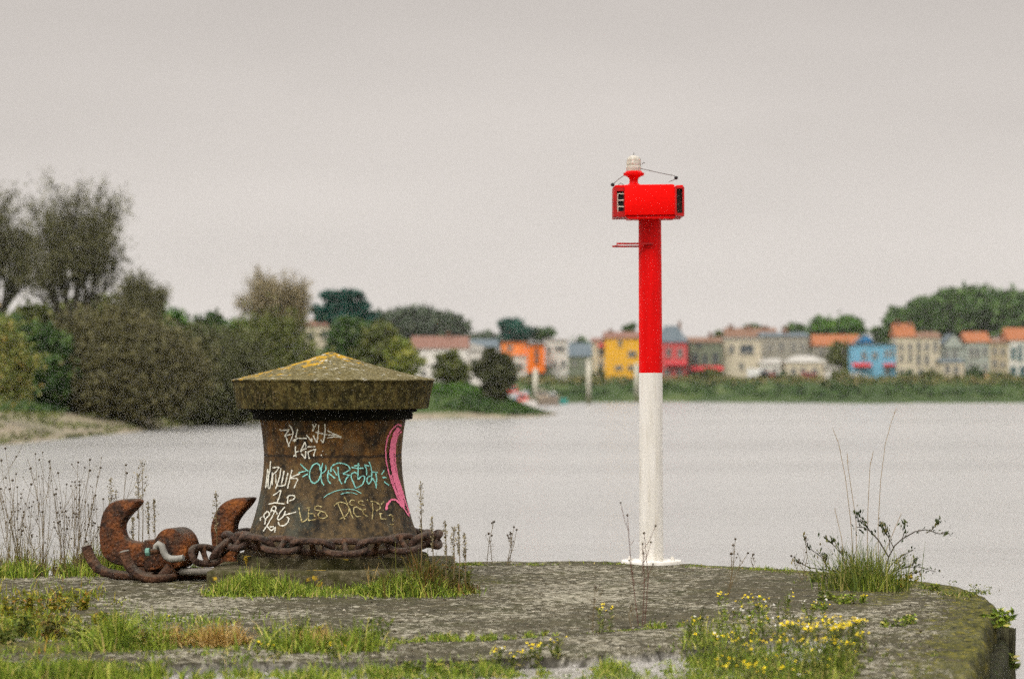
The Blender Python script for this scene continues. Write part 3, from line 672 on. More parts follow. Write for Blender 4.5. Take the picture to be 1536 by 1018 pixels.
house("town_house", "vivid orange house with a dark vertical strip, right half of the orange pair", 791, 817, 518, 549, 541, 'orange', ('flat', 515, 'brown'), [(805, 533, 3, 26)], frame=M_FRD)
house("town_house", "dark grey ground floor building under the vivid orange house", 791, 826, 549, 576, 543, 'greyg', ('flat', 548, 'slate'), wg([800, 812], [560], 5, 9))
house("town_house", "white square house with a slit window between orange house and dark tree", 819, 852, 511, 575, 548, 'white', ('flat', 508, 'pale'), [(840, 522, 12, 4), (824, 524, 3, 8), (832, 545, 4, 7), (845, 545, 4, 7)])
house("town_house", "low dark house with slate roof left of the yellow house", 853, 893, 534, 575, 600, 'greyg', ('gable', 514, 'slate'), wg([862, 880], [545], 4, 8))
house("town_house", "narrow pale pink house with a white column, touching the yellow house", 890, 911, 513, 575, 566, 'cream', ('gable', 506, 'redb'), wg([901], [528, 548], 5, 10), awn=[(896, 910, 518, 4)])
house("town_house", "bright yellow house with small blue windows left of the red pole", 908, 962, 507, 575, 562, 'yellow', ('gable', 497, 'redb'), [(930, 514, 4, 6), (948, 530, 9, 6), (928, 551, 8, 5), (946, 551, 7, 5), (944, 514, 6, 4)], chims=[(917, 494, 5, 503)])
house("town_house", "narrow stone coloured house hidden behind the red and white post", 962, 984, 516, 575, 570, 'beige', ('gable', 505, 'slate'), wg([969, 978], [530, 550], 4, 8))
house("town_house", "red pink house with slate mansard roof right of the red pole", 985, 1031, 513, 575, 562, 'pink', ('hip', 488, 'slate'), wg([1003, 1020], [528], 5, 11)+wg([1000, 1019], [558], 7, 9), awn=[(996, 1029, 545, 5)], chims=[(1021, 482, 4, 492)])
house("town_house", "grey green house with dark windows above a red awning", 1033, 1083, 513, 575, 566, 'greyg', ('gable', 505, 'brown'), wg([1043, 1057, 1073], [537], 6, 12)+[(1048, 517, 5, 5)], frame=M_FRD, awn=[(1035, 1084, 552, 7)], chims=[(1067, 499, 5, 508)])
house("town_house", "cream square house with a double window and white ground floor", 1084, 1142, 509, 575, 568, 'cream', ('flat', 506.5, 'pale'), [(1120, 523, 16, 12), (1097, 523, 5, 10), (1112, 547, 5, 8), (1126, 547, 5, 8), (1100, 547, 5, 8)])
house("town_house", "tall brown roofed house behind the cream square house", 1090, 1165, 505, 560, 600, 'beige', ('gable', 491, 'brown'), chims=[(1098, 487, 6, 497), (1125, 488, 8, 496), (1150, 489, 9, 497)])
house("town_house", "long grey building with few windows above low white houses", 1143, 1212, 504, 575, 580, 'grey', ('gable', 498, 'slate'), wg([1155, 1172, 1190, 1204], [520], 4, 8), chims=[(1180, 490, 9, 502)])
house("town_house", "low white house left of the dark conical bush", 1140, 1170, 545, 576, 566, 'white', ('gable', 537, 'pale'), wg([1148, 1162], [556], 4, 7))
house("town_house", "low white rendered house with hipped roof in front of the grey building", 1178, 1240, 543, 576, 566, 'cream', ('hip', 533, 'pale'), wg([1190, 1204, 1222], [556], 5, 8))
house("town_house", "small white house with mono-pitch roof beside the dark olive tree", 1240, 1266, 552, 577, 562, 'white', ('mono', 546, 'pale'), wg([1252], [560], 5, 6))
house("town_house", "dark low house under the wide orange roof", 1222, 1290, 518, 575, 596, 'grey', ('gable', 501, 'tile'), wg([1232, 1245], [528], 4, 7))
house("town_house", "sky blue house with red awning", 1281, 1344, 517, 577, 566, 'blue', ('flat', 515, 'slate'), wg([1330, 1338], [528], 3, 9)+[(1296, 532, 5, 8), (1312, 532, 5, 8), (1330, 556, 6, 9)], awn=[(1278, 1306, 547, 6), (1324, 1342, 547, 4)])
house("town_house", "deep blue gabled attic rising behind the sky blue house", 1288, 1310, 512, 540, 572, 'blued', ('front', 501, 'slate'), [(1299, 517, 4, 5)], depth=7)
house("town_house", "tall cream house row with dark window bays under an orange tile roof", 1345, 1372, 505, 577, 566, 'cream', ('gable', 484, 'tile'), wg([1352, 1365], [520, 536], 4, 10)+wg([1352, 1365], [558], 5, 10), chims=[(1350, 480, 5, 490), (1368, 482, 4, 490)])
house("town_house", "cream house with tall dark window bays and grey roof beside the orange roof", 1372, 1410, 506, 577, 566, 'cream', ('gable', 497, 'brown'), wg([1378, 1390, 1403], [519, 538], 4, 13)+wg([1381, 1398], [558], 5, 11))
house("town_house", "pale grey green house with gable facing the river", 1411, 1450, 521, 577, 568, 'greenp', ('front', 500, 'slate'), wg([1420, 1432], [530], 4, 8)+wg([1418, 1432, 1443], [557], 5, 9))
house("town_house", "low cream house in front of the grey green gable", 1412, 1446, 543, 577, 560, 'cream', ('gable', 538, 'slate'), wg([1421, 1434], [553], 5, 8))
house("town_house", "white house with tall shutters under the second orange roof", 1450, 1484, 513, 577, 566, 'greenp', ('gable', 497, 'tile'), wg([1457, 1466, 1477], [527, 549], 4, 12))
house("town_house", "beige house between the second and third orange roofs", 1484, 1513, 514, 577, 566, 'beige', ('gable', 506, 'brown'), wg([1492, 1504], [526, 545], 4, 9)+[(1499, 562, 6, 10)])
house("town_house", "white house with teal shutters under the third orange roof at the right frame edge", 1513, 1560, 510, 577, 566, 'white', ('gable', 491, 'tile'), wg([1520, 1530, 1541, 1551], [528], 4, 20)+wg([1520, 1534], [556], 6, 10), frame=HM['teal'])
house("town_house", "cream house beyond the right frame edge", 1560, 1620, 512, 577, 568, 'cream', ('gable', 498, 'brown'), wg([1572, 1590, 1608], [528, 548], 4, 9))

# river wall, low pieces on the promenade
def simple(name, label, cat, mb, mat, group=None, at=None):
    return tag(mb.build(name, mat, at=at), label, cat, group)
M_WALLP = plain("pale_stone_wall", (.26, .22, .15), .9, .4, .8)
for (x0, x1, lab) in [(835, 952, "low buff quay wall below the yellow house"), (1000, 1280, "long low dark stone wall below the cream and grey houses"), (1285, 1560, "low stone wall below the blue house and its right-hand neighbours")]:
    a = W(x0, 572, 556); b = W(x1, 572, 556); mb = MB(); k = 14
    for i in range(k):
        xa = a.x+(b.x-a.x)*i/k; xb = a.x+(b.x-a.x)*(i+1)/k; h = .75+random.uniform(-.06, .06)
        mb.box(((xa+xb)/2, 556, .5+h/2-.3), (xb-xa-.04, .5, h+.6)); mb.box(((xa+xb)/2, 556, .5+h+.05), (xb-xa+.02, .62, .1))
    simple("river_wall", lab, "wall", mb, M_WALLP, at=(a.x, 556, 0))

# parked vehicles on the promenade
def car(px, D, colr, label, nm="parked_car", h=1.45, L_=4.2):
    c = W(px, 567, D); z0 = 1.0; t = thing(nm, Vector((c.x, D, z0)), label, "car" if nm == "parked_car" else "van", "vehicles parked on the far promenade")
    I = Matrix.Translation(Vector((c.x, D, z0)))
    if nm == "parked_car": o = [(-L_/2, .3), (L_/2, .3), (L_/2, .75), (L_*.3, .9), (L_*.15, h), (-L_*.28, h), (-L_*.45, .95), (-L_/2, .85)]
    else: o = [(-L_/2, .3), (L_/2, .3), (L_/2, 1.0), (L_*.36, 1.2), (L_*.25, h), (-L_/2, h)]
    MB().prism(o, -.85, .85, I, .08).build("body", plain("car_paint", colr, .3, .05), parent=t, smooth=False)
    g = [(-L_*.25, .98), (L_*.22, .98), (L_*.13, h-.12), (-L_*.22, h-.12)] if nm == "parked_car" else [(L_*.1, 1.1), (L_*.33, 1.15), (L_*.24, h-.2), (L_*.1, h-.2)]
    MB().prism(g, -.87, .87, I).build("side_window", M_GLASS, parent=t)
    for s_ in (-1, 1):
        for q in (-1, 1):
            m = MB(); cc = Vector((c.x+s_*L_*.31, D+q*.82, z0+.32)); m.tube([cc-Vector((0, .1, 0)), cc+Vector((0, .1, 0))], .32, 14, up=Vector((1, 0, 0)))
            m.build("wheel", M_BLACK, parent=t)
for px, cc, lab, nm, h in [(1137, (.75, .74, .72), "white van parked before the cream square house", "parked_van", 2.1), (1152, (.30, .03, .03), "small red car parked right of the white van", "parked_car", 1.45), (1214, (.3, .05, .05), "dark red car parked under the low white houses", "parked_car", 1.45), (1283, (.6, .62, .62), "silver car parked left of the blue house", "parked_car", 1.45), (1474, (.75, .45, .25), "tan car parked below the second orange roof", "parked_car", 1.45), (836, (.80, .60, .02), "bright yellow van parked below the white square house", "parked_van", 1.9)]:
    car(px, 559, cc, lab, nm, h)

# mooring piles and boats
M_PILE = plain("white_pile_paint", (.55, .52, .42), .7, .2, 1)
M_PILED = plain("pile_tide_stain", (.10, .10, .05), .8, .3, 1)
for px, yt, yb, D, lab in [(883, 543, 614, 470, "tall white mooring pile left of the yellow house"), (955, 548, 605, 500, "white mooring pile just left of the red and white post"), (803, 557, 606, 440, "white mooring pile standing among the moored boats")]:
    a = W(px, yt, D); z0 = -4; t = thing("mooring_pile", Vector((a.x, D, -3)), lab, "pile", "white mooring piles in the far water")
    MB().tube([(a.x, D, -1.6), (a.x, D, a.z)], .36, 12).build("shaft", M_PILE, parent=t, smooth=True)
    MB().tube([(a.x, D, z0), (a.x, D, -1.6)], .37, 12).build("stained_foot", M_PILED, parent=t, smooth=True)
    MB().lathe([(.42, 0), (.42, .25), (.05, .55)], (a.x, D, a.z), 12).build("cap", M_PILE, parent=t)
def boat(px, D, L_, colr, cabin, label, rot=.3, H=.9, wl=-3.0):
    c = W(px, 600, D); c.z = wl; t = thing("boat", c, label, "boat", "small boats moored off the point")
    R = Matrix.Translation(c) @ Matrix.Rotation(rot, 4, 'Z'); mb = MB(); vs = []; fs = []; nn = 9
    for i in range(nn):
        f_ = i/(nn-1); x = (f_-.5)*L_; wd = L_*.16*math.sin(math.pi*min(1, .25+f_*.75))**.7*(1 if i < nn-1 else .05); dz = .25*f_*f_*H
        for (yy, zz) in [(-wd, H+dz), (-wd*.85, .1), (-wd*.3, -.25), (wd*.3, -.25), (wd*.85, .1), (wd, H+dz)]: vs.append(R @ Vector((x, yy, zz)))
    for i in range(nn-1):
        for k in range(6): k2 = (k+1) % 6; fs.append((i*6+k, (i+1)*6+k, (i+1)*6+k2, i*6+k2))
    fs.append(tuple(range(6))); fs.append(tuple(reversed(range((nn-1)*6, nn*6)))); mb.add(vs, fs)
    mb.build("hull", plain("boat_hull_paint", colr, .4, .08), parent=t, smooth=False)
    if cabin:
        cb = MB().prism([(-L_*.2, H), (L_*.18, H), (L_*.10, H+1.1), (-L_*.18, H+1.15)], -L_*.1, L_*.1, R, .06).build("cabin", plain("cabin_paint", cabin, .5, .05), parent=t)
        MB().prism([(-L_*.16, H+.5), (L_*.12, H+.5), (L_*.085, H+.95), (-L_*.15, H+.95)], -L_*.1-.02, L_*.1+.02, R).build("window", M_GLASS, parent=cb)
    MB().tube([R @ Vector((0, 0, H)), R @ Vector((0, 0, H+2.2))], .05, 6).build("mast", M_PILE, parent=t)
boat(829, 470, 5.0, (.03, .30, .26), (.75, .74, .70), "teal boat with white cabin moored off the point", .2, .8)
boat(770, 430, 4.6, (.50, .52, .54), (.66, .10, .07), "pale hulled boat with red cabin among the moored boats", .1, 2.0)
boat(785, 415, 4.2, (.66, .62, .58), (.60, .14, .11), "white boat with a red cabin nearest the point", -.4, .8, -2.9)
boat(771, 420, 4.0, (.05, .16, .32), None, "small open blue boat under the red boat", .1, .9, -2.6)
boat(813, 455, 6.5, (.30, .24, .18), (.48, .40, .30), "brown wooden boat between the white pile and the teal boat", .5, 1.2)

# ------------------------------------------------------------------ quay deck
EDGEPX = [(0, 864), (130, 859), (250, 854), (330, 851), (500, 845), (700, 841), (850, 841), (1000, 843.5), (1100, 847.5), (1200, 853), (1300, 861), (1390, 870.5), (1430, 876.5), (1455, 882.5), (1473, 889), (1485, 897), (1491, 906), (1490, 917), (1484, 935), (1476, 960), (1466, 990), (1457, 1018)]
E = [(-80, 20.6), (-30, 20.6), (-12, 20.8), (-6, 21.1)]+[(G(*p).x, G(*p).y) for p in EDGEPX]+[(2.05, 13), (1.75, 11), (1.6, 8), (1.6, 0), (1.6, -40)]
def resample(P):
    out_ = []
    for (x0, y0), (x1, y1) in zip(P, P[1:]):
        d = math.hypot(x1-x0, y1-y0); near = max(abs(x0), abs(x1)) < 6.5 and min(y0, y1) > 11
        st = .035 if near else (.5 if d < 12 else 4)
        k = max(1, int(d/st))
        for i in range(k): out_.append((x0+(x1-x0)*i/k, y0+(y1-y0)*i/k))
    out_.append(P[-1]); return out_
ER = resample(E)
# smooth the outline
arr = np.array(ER)
for _ in range(40):
    m_ = arr[1:-1]*.5+.25*(arr[:-2]+arr[2:]); arr[1:-1] = np.where((np.linalg.norm(arr[2:]-arr[:-2], axis=1) < .12)[:, None], m_, arr[1:-1])
ER = arr
tg = np.gradient(ER, axis=0); tg /= np.linalg.norm(tg, axis=1)[:, None]; NOUT = np.stack([-tg[:, 1], tg[:, 0]], 1)   # outward
STEP = [(G(*p).x, G(*p).y) for p in [(-400, 1004), (0, 1000), (150, 997), (300, 996), (460, 992), (600, 990), (740, 988), (880, 986), (960, 980), (1040, 972)]]
STEP += [(G(1110, 962).x, G(1110, 962).y), (G(1180, 955).x, G(1180, 955).y), (G(1276, 950).x, G(1276, 950).y)]
GRB = [(G(1276, 952).x, G(1276, 952).y), (G(1255, 985).x, G(1255, 985).y), (G(1237, 1018).x, G(1237, 1018).y), (1.0, 11), (.8, -40)]
CRK = [(G(*p).x, G(*p).y) for p in [(440, 975), (520, 966), (640, 959), (740, 957), (880, 948), (960, 942), (1030, 936), (1100, 925)]]
def interp2(P, x):
    if x <= P[0][0]: return P[0][1]
    for (a, b), (c, d) in zip(P, P[1:]):
        if x <= c: return b+(d-b)*(x-a)/(c-a+1e-9)
    return P[-1][1]
GRBy = sorted([(b, a) for a, b in GRB])
def in_gravel(x, y):
    j = noise.noise((x*7, y*7, 0))*.03+noise.noise((x*2, y*2, 5))*.05
    return y+j < interp2(STEP, x) and x+j < interp2(GRBy, y)
C0 = np.array([-1.5, 14.0]); NT_ = 190; BXm = -1.32
V = []; gr = []; ms = []; soil = []
ts = np.linspace(0, 1, NT_)**1.0
lipd = .10
for i, e in enumerate(ER):
    no = NOUT[i]; wobl = noise.noise((e[0]*3, e[1]*3, 2))*.03+noise.noise((e[0]*9, e[1]*9, 2))*.025+noise.noise((e[0]*25, e[1]*25, 2))*.012
    ee = e+no*wobl
    lw_ = max(0, min(1, (e[0]-1.8)/1.2))    # mossy worn lip on the right
    rl = .035
    # rounded lip
    V.append((ee[0]+no[0]*.02, ee[1]+no[1]*.02, -.40)); V.append((ee[0]+no[0]*.01, ee[1]+no[1]*.01, -rl*1.6)); V.append((ee[0]-no[0]*rl*.15, ee[1]-no[1]*rl*.15, -rl*.75)); V.append((ee[0]-no[0]*rl*.6, ee[1]-no[1]*rl*.6, -rl*.2))
    for q in range(4): gr.append(0); ms.append(.75+.1*lw_); soil.append((.75, .55, .25, 0)[q]*lw_)
    st = ee-no*rl*1.3
    for t_ in ts:
        p = st*(1-t_)+C0*t_
        x, y = float(p[0]), float(p[1])
        de = float(np.linalg.norm(p-ee)) 
        g_ = in_gravel(x, y)
        z = noise.noise((x*.8, y*.8, 0))*.012+noise.noise((x*4, y*4, 1))*.008+noise.noise((x*14, y*14, 4))*.006
        zw = z
        dr = de
        mo = max(0, .55-dr*1.1)+lw_*max(0, .62-dr*.55)
        if x > 1.5: mo += .08
        if math.hypot((x-BXm)/1.25, (y-20.95)/1.35) < 1: mo += .42
        yy_ = max(y, 1.0); pxx = 768+x/yy_*F; pyy = HZ+EYE*F/yy_
        if pxx < 560 and abs(pyy-970) < 14: mo += .5*(1-abs(pyy-970)/14)
        if pxx < 150 and pyy > 895: mo += .35
        if 1020 < pxx < 1290 and pyy > 925: mo += .4
        if abs(math.hypot((pxx-1295)/70, (pyy-888)/22)) < 1: mo += .45
        if lw_ > 0 and de < 1.2:   # rutted right side
            zw += (-.022*abs(noise.noise((x*2+y*1.5, y*7, 0)))*2+noise.noise((x*22, y*22, 0))*.012)*lw_*max(0, 1.2-de)/1.2
        yc = interp2(CRK, x); s_ = 0
        if CRK[0][0] < x < CRK[-1][0]:
            dd = abs(y-yc+noise.noise((x*3, 0, 7))*.08)
            if dd < .12: s_ = .8*(1-dd/.12); zw -= .015*(1-dd/.12)
        if g_: zw -= .055
        else:
            # soil at the very foot of the step
            pass
        V.append((x, y, zw)); gr.append(1.0 if g_ else 0.0); ms.append(mo); soil.append(s_)
NR = NT_+4; ne = len(ER)
V = np.array(V); idx = np.arange(ne*NR).reshape(ne, NR)
Fq = np.stack([idx[:-1, :-1], idx[:-1, 1:], idx[1:, 1:], idx[1:, :-1]], -1).reshape(-1, 4)
dk = npmesh("quay_ground", V, Fq, M_DECK, smooth=True); tag(dk, kind="structure")
gr = np.array(gr); soil = np.array(soil)
# dark dirt line where slab drops to gravel: vertices next to a change
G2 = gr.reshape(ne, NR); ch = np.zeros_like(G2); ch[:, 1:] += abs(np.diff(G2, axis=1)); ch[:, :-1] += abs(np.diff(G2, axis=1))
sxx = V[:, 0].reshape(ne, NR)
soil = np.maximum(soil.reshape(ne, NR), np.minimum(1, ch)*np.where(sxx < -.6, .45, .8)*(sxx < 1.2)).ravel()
for nm, ar in (("gravel", gr), ("moss", np.array(ms)), ("soil", soil)):
    at_ = dk.data.attributes.new(nm, 'FLOAT', 'POINT'); at_.data.foreach_set("value", ar.astype(np.float32))
# remaining quay body on the far side of the centre: extend behind with a simple sheet
mb = MB(); mb.add([(-80, 20.6, -.6), (1.6, 20.6, -.6), (1.6, -40, -.6), (-80, -40, -.6)], [(3, 2, 1, 0)])
mb.add([(-80, -40, -.06), (1.55, -40, -.06), (-1.5, 14, -.06)], [(0, 1, 2)])
mb.add([(-80, 20.6, -.06), (-80, -40, -.06), (-1.5, 14, -.06)], [(0, 1, 2)])
dg = tag(mb.build("dirt_ground", M_DECK), kind="structure")
at_ = dg.data.attributes.new("gravel", 'FLOAT', 'POINT'); at_.data.foreach_set("value", [1.0]*len(dg.data.vertices))
# wall under the deck
V = []
for i, e in enumerate(ER):
    no = NOUT[i]; o_ = .0+.105*max(0, min(1, (e[0]-2.2)/.6))+noise.noise((e[0]*2, e[1]*2, 8))*.02
    for zz, oo in [(-.16, -.15), (-.17, o_*.7), (-.22, o_), (-1.0, o_+.02), (-2.4, o_+.05), (-5.5, o_+.12)]:
        V.append((e[0]+no[0]*oo, e[1]+no[1]*oo, zz+(noise.noise((e[0]*6, e[1]*6, 0))*.02 if zz > -.3 else 0)))
V = np.array(V); idx = np.arange(ne*6).reshape(ne, 6)
Fq = np.stack([idx[:-1, :-1], idx[:-1, 1:], idx[1:, 1:], idx[1:, :-1]], -1).reshape(-1, 4)
tag(npmesh("quay_wall", V, Fq, M_WALL, at=(3, 19, 0), smooth=True), "mossy stained stone quay wall dropping to the water under the platform", "wall")
# timber fenders on the right corner
for (px_, D_, dx, zt, lab) in [(1499, 18.2, 0, -.10, "weathered green stained timber fender on the right quay corner")]:
    # nearest edge point at this depth
    k_ = np.argmin(abs(ER[:, 1]-D_)+(ER[:, 0] < 2)*50); e = ER[k_]; no = NOUT[k_]
    c = Vector((e[0]+no[0]*.105, e[1]+no[1]*.105, 0)); mb = MB(); R = Matrix.Rotation(math.atan2(no[1], no[0]), 3, 'Z')
    k = 14; vs = []
    for i in range(k+1):
        z = zt-(5.4)*i/k*(.3 if i < 10 else 1)
        for (xx, yy) in [(-.06, -.05), (.02, -.05), (.035, -.03), (.035, .03), (.02, .05), (-.06, .05)]:
            vs.append(c+R @ Vector((xx+random.uniform(-.006, .006), yy+random.uniform(-.006, .006), 0))+Vector((0, 0, z+(random.uniform(-.02, .02) if i == 0 else 0))))
    fs = [(i*6+j, (i+1)*6+j, (i+1)*6+(j+1) % 6, i*6+(j+1) % 6) for i in range(k) for j in range(6)]+[tuple(range(6))]
    mb.add(vs, fs); simple("timber_fender", lab, "fender", mb, M_TIMBER, at=tuple(c))

# ------------------------------------------------------------------ bollard
BX, BY = (499.5-768)/F*21, 21.0
bol = thing("mooring_bollard", (BX, BY, 0), "huge rusty iron mooring bollard with lichen-covered conical cap and graffiti", "bollard")
PB = [(.66, .19), (.645, .25), (.62, .343), (.592, .42), (.571, .49), (.545, .59), (.527, .688), (.513, .80), (.507, .924), (.512, 1.0), (.522, 1.09), (.534, 1.17), (.545, 1.20)]
def cr(P, n_=6):
    o = []
    for i in range(len(P)-1):
        p0 = P[max(0, i-1)]; p1 = P[i]; p2 = P[i+1]; p3 = P[min(len(P)-1, i+2)]
        for k in range(n_):
            t_ = k/n_; o.append(tuple(.5*((2*p1[j])+(-p0[j]+p2[j])*t_+(2*p0[j]-5*p1[j]+4*p2[j]-p3[j])*t_**2+(-p0[j]+3*p1[j]-3*p2[j]+p3[j])*t_**3) for j in (0, 1)))
    o.append(P[-1]); return o
PBs = cr(PB, 5)
body = MB().lathe(PBs, (BX, BY, 0), 96).build("body", M_IRON, parent=bol, auto=40)
MB().lathe([(.545, 1.185), (.587, 1.19), (.590, 1.225), (.586, 1.238), (.62, 1.245), (.622, 1.262), (.60, 1.268)], (BX, BY, 0), 96).build("collar", M_COLLAR, parent=bol, auto=40)
capp = [(.55, 1.262), (.655, 1.264), (.698, 1.270), (.705, 1.278), (.72, 1.36), (.738, 1.455), (.745, 1.468), (.744, 1.476), (.735, 1.482), (.60, 1.513), (.45, 1.549), (.30, 1.590), (.18, 1.628), (.09, 1.657), (.045, 1.672), (.02, 1.679), (.001, 1.680)]
mbc = MB().lathe(cr(capp, 4), (BX, BY, 0), 128)
mbc.v = [(x+(noise.noise((x*9, y*9, z*9))*.006+noise.noise((x*30, y*30, z*30))*.003)*(1 if z > 1.28 else 0)-.012*max(0, (z-1.48)/.2), y, z+noise.noise((x*14, y*14, z*5+3))*.005*(z > 1.27)+noise.noise((x*40, y*40, 3))*.002) for x, y, z in mbc.v]
mbc.build("cap", M_CAP, parent=bol, auto=45)
mbf = MB().lathe([(.70, .12), (.705, .185), (.695, .2), (.60, .205)], (BX, BY, 0), 96)
mbf.build("base_flange", M_PLINTH, parent=bol, auto=40)
# square concrete plinth, worn rim
pl = MB(); ns = 60; vs = []; hx, hy = .86, .88
per = []
for (ax, ay, bx_, by_) in [(-hx, -hy, hx, -hy), (hx, -hy, hx, hy), (hx, hy, -hx, hy), (-hx, hy, -hx, -hy)]:
    for i in range(ns): per.append((ax+(bx_-ax)*i/ns, ay+(by_-ay)*i/ns))
lays = [(1.0, -.05), (1.0, .03), (1.0, .095), (.992, .118), (.975, .127), (.8, .13), (.0, .13)]
for s_, z in lays:
    for x, y in per:
        j = 1+noise.noise((x*6, y*6, z*8))*.012+noise.noise((x*20, y*20, z*20))*.006
        vs.append((BX+.02+x*s_*j, BY+y*s_*j, z+(noise.noise((x*8, y*8, 3))*.01 if z > .1 else 0)))
n4 = len(per); fs = [(j*n4+i, j*n4+(i+1) % n4, (j+1)*n4+(i+1) % n4, (j+1)*n4+i) for j in range(len(lays)-1) for i in range(n4)]
pl.add(vs, fs); pl.build("plinth", M_PLINTH, parent=bol, smooth=True)

# graffiti as thin paint strips lying on the iron
def rprof(h, P=PBs):
    for (r0, h0), (r1, h1) in zip(P, P[1:]):
        if h0 <= h <= h1: return r0+(r1-r0)*(h-h0)/(h1-h0+1e-9)
    return P[-1][0] if h > P[-1][1] else P[0][0]
capside = [(.698, 1.27), (.72, 1.36), (.738, 1.455)]
def onbody(px, py, P=PBs, off=.004):
    lo = None; d = 19.9
    dirv = W(px, py, 1.0)-Vector((0, 0, EYE)); 
    def gap(D):
        q = Vector((0, 0, EYE))+dirv*D; return math.hypot(q.x-BX, q.y-BY)-rprof(q.z, P)
    best = min((abs(math.hypot((dirv*dd).x-BX, dd-BY)), dd) for dd in np.arange(20.2, 21.01, .02)); D = 20.1
    while D < 21.05:
        if gap(D) < off: break
        D += .004
    q = Vector((0, 0, EYE))+dirv*D
    a = math.atan2(q.y-BY, q.x-BX); r = rprof(q.z, P)+off
    return Vector((BX+r*math.cos(a), BY+r*math.sin(a), q.z))
def strokes(name, mat, sets, label=None, P=PBs, parent=None, off=.004, kinds=None):
    mb = MB()
    for (sc, ox, oy, wpx, lines) in sets:
        for ln in lines:
            pp = [(ox+x/sc, oy+y/sc) for x, y in ln]
            den = []
            for (x0, y0), (x1, y1) in zip(pp, pp[1:]):
                k = max(1, int(math.hypot(x1-x0, y1-y0)/1.2))
                den += [(x0+(x1-x0)*i/k, y0+(y1-y0)*i/k) for i in range(k)]
            den.append(pp[-1])
            if len(den) == 1: den.append((den[0][0]+1, den[0][1]+.5))
            if len(den) > 4:   # soften corners
                sm = [den[0]]+[((den[i-1][0]+2*den[i][0]+den[i+1][0])/4, (den[i-1][1]+2*den[i][1]+den[i+1][1])/4) for i in range(1, len(den)-1)]+[den[-1]]; den = sm
            vs = []; n_ = len(den)
            for i, (x, y) in enumerate(den):
                x0, y0 = den[max(0, i-1)]; x1, y1 = den[min(n_-1, i+1)]; l_ = math.hypot(x1-x0, y1-y0)+1e-9
                nx, ny = -(y1-y0)/l_, (x1-x0)/l_; w_ = wpx*.57*(.75+.5*noise.noise((x*.4, y*.4, 0))+.25*(.5+.5*math.sin(i*.9)))
                vs.append(onbody(x+nx*w_, y+ny*w_, P, off)); vs.append(onbody(x-nx*w_, y-ny*w_, P, off))
            mb.add(vs, [(2*i, 2*i+1, 2*i+3, 2*i+2) for i in range(n_-1)])
    o = mb.build(name, mat, parent=parent or body)
    if label: o["label"] = label
    return o
def chalk(name, a, b, hole=.36):
    n = NT(name, .85, .2); f = n.noise(45, 4, rough=.8)
    n.color(n.ramp(f, [(hole, a), (hole+.12, b)])); return n.m
M_CW = chalk("white_marker", (.30, .27, .20), (.74, .72, .62)); M_CT = chalk("turquoise_marker", (.06, .22, .19), (.28, .64, .58)); M_CY = chalk("yellowed_marker", (.16, .11, .03), (.56, .48, .24), .42); M_CP = chalk("pink_paint", (.62, .07, .16), (.90, .22, .36), .3)
A_ = (10.97, 390, 625); B_ = (10.97, 460, 680); C_ = (7.83, 370, 680); D_ = (10.97, 490, 710); E_ = (5.65, 560, 620)
strokes("graffiti", M_CW, [
 A_+(1.7, [[(320, 205), (360, 222), (440, 215), (490, 200), (450, 250), (400, 330), (455, 300), (550, 275)], [(480, 130), (515, 170), (540, 230), (548, 280), (520, 360), (480, 440)], [(430, 330), (460, 430), (482, 490)], [(620, 200), (605, 270), (590, 345)],
   [(545, 390), (620, 350), (700, 352), (775, 352)], [(560, 405), (600, 380)], [(765, 295), (810, 350), (860, 415), (850, 350)], [(875, 300), (905, 365), (940, 425), (955, 300), (968, 130)], [(860, 120), (880, 140), (870, 235)], [(930, 110), (905, 160), (870, 220)], [(910, 250), (1000, 270), (1110, 295)], [(1065, 120), (1075, 200), (1060, 330), (1038, 430), (1000, 370)], [(1110, 225), (1220, 280), (1350, 335), (1230, 325), (1110, 345)], [(1120, 295), (1240, 300)],
   [(585, 480), (585, 600), (600, 660)], [(550, 650), (590, 610)], [(590, 580), (640, 560)], [(740, 410), (700, 500), (660, 575), (720, 530), (770, 520)], [(740, 410), (760, 480), (750, 500)], [(780, 490), (910, 490)], [(680, 600), (745, 685), (755, 560)], [(790, 570), (800, 640), (815, 690)], [(790, 575), (860, 545), (920, 530), (890, 600), (885, 650)], [(1030, 555), (1035, 565)], [(1010, 618), (1012, 640)], [(1080, 615), (1088, 620)]]),
 C_+(1.7, [[(282, 90), (272, 210), (250, 290), (222, 405)], [(250, 180), (235, 290), (225, 380)], [(262, 200), (258, 310), (250, 400), (270, 415), (295, 300), (305, 220)], [(305, 165), (385, 155), (355, 205), (310, 245), (300, 370)], [(405, 170), (390, 270), (340, 415)], [(345, 240), (345, 340), (365, 380), (430, 380)], [(440, 200), (425, 290), (410, 360)], [(485, 225), (470, 300), (450, 375), (415, 370)], [(533, 190), (510, 290), (482, 410)], [(625, 235), (540, 270), (505, 290), (590, 290), (605, 300), (555, 405)],
   [(310, 490), (345, 470), (405, 425), (385, 510), (355, 580)], [(258, 592), (340, 575), (445, 590)], [(490, 490), (480, 585)], [(470, 520), (500, 490), (545, 488), (572, 505), (550, 540), (500, 553)],
   [(165, 790), (160, 755), (180, 740), (200, 740)], [(215, 830), (225, 760), (270, 720), (265, 690), (240, 675), (200, 720), (215, 760)], [(285, 690), (300, 630), (330, 612), (350, 640), (330, 680), (310, 720), (290, 760), (250, 830), (195, 910)], [(450, 625), (400, 680), (360, 760), (380, 780), (430, 740), (460, 670), (440, 720), (580, 685)], [(300, 665), (350, 680), (360, 710)], [(470, 740), (500, 760), (485, 810), (440, 845), (390, 845), (370, 800)], [(240, 850), (290, 905), (340, 860), (330, 925)], [(270, 860), (320, 855)]]),
 ], "white and cream scrawled graffiti lettering")
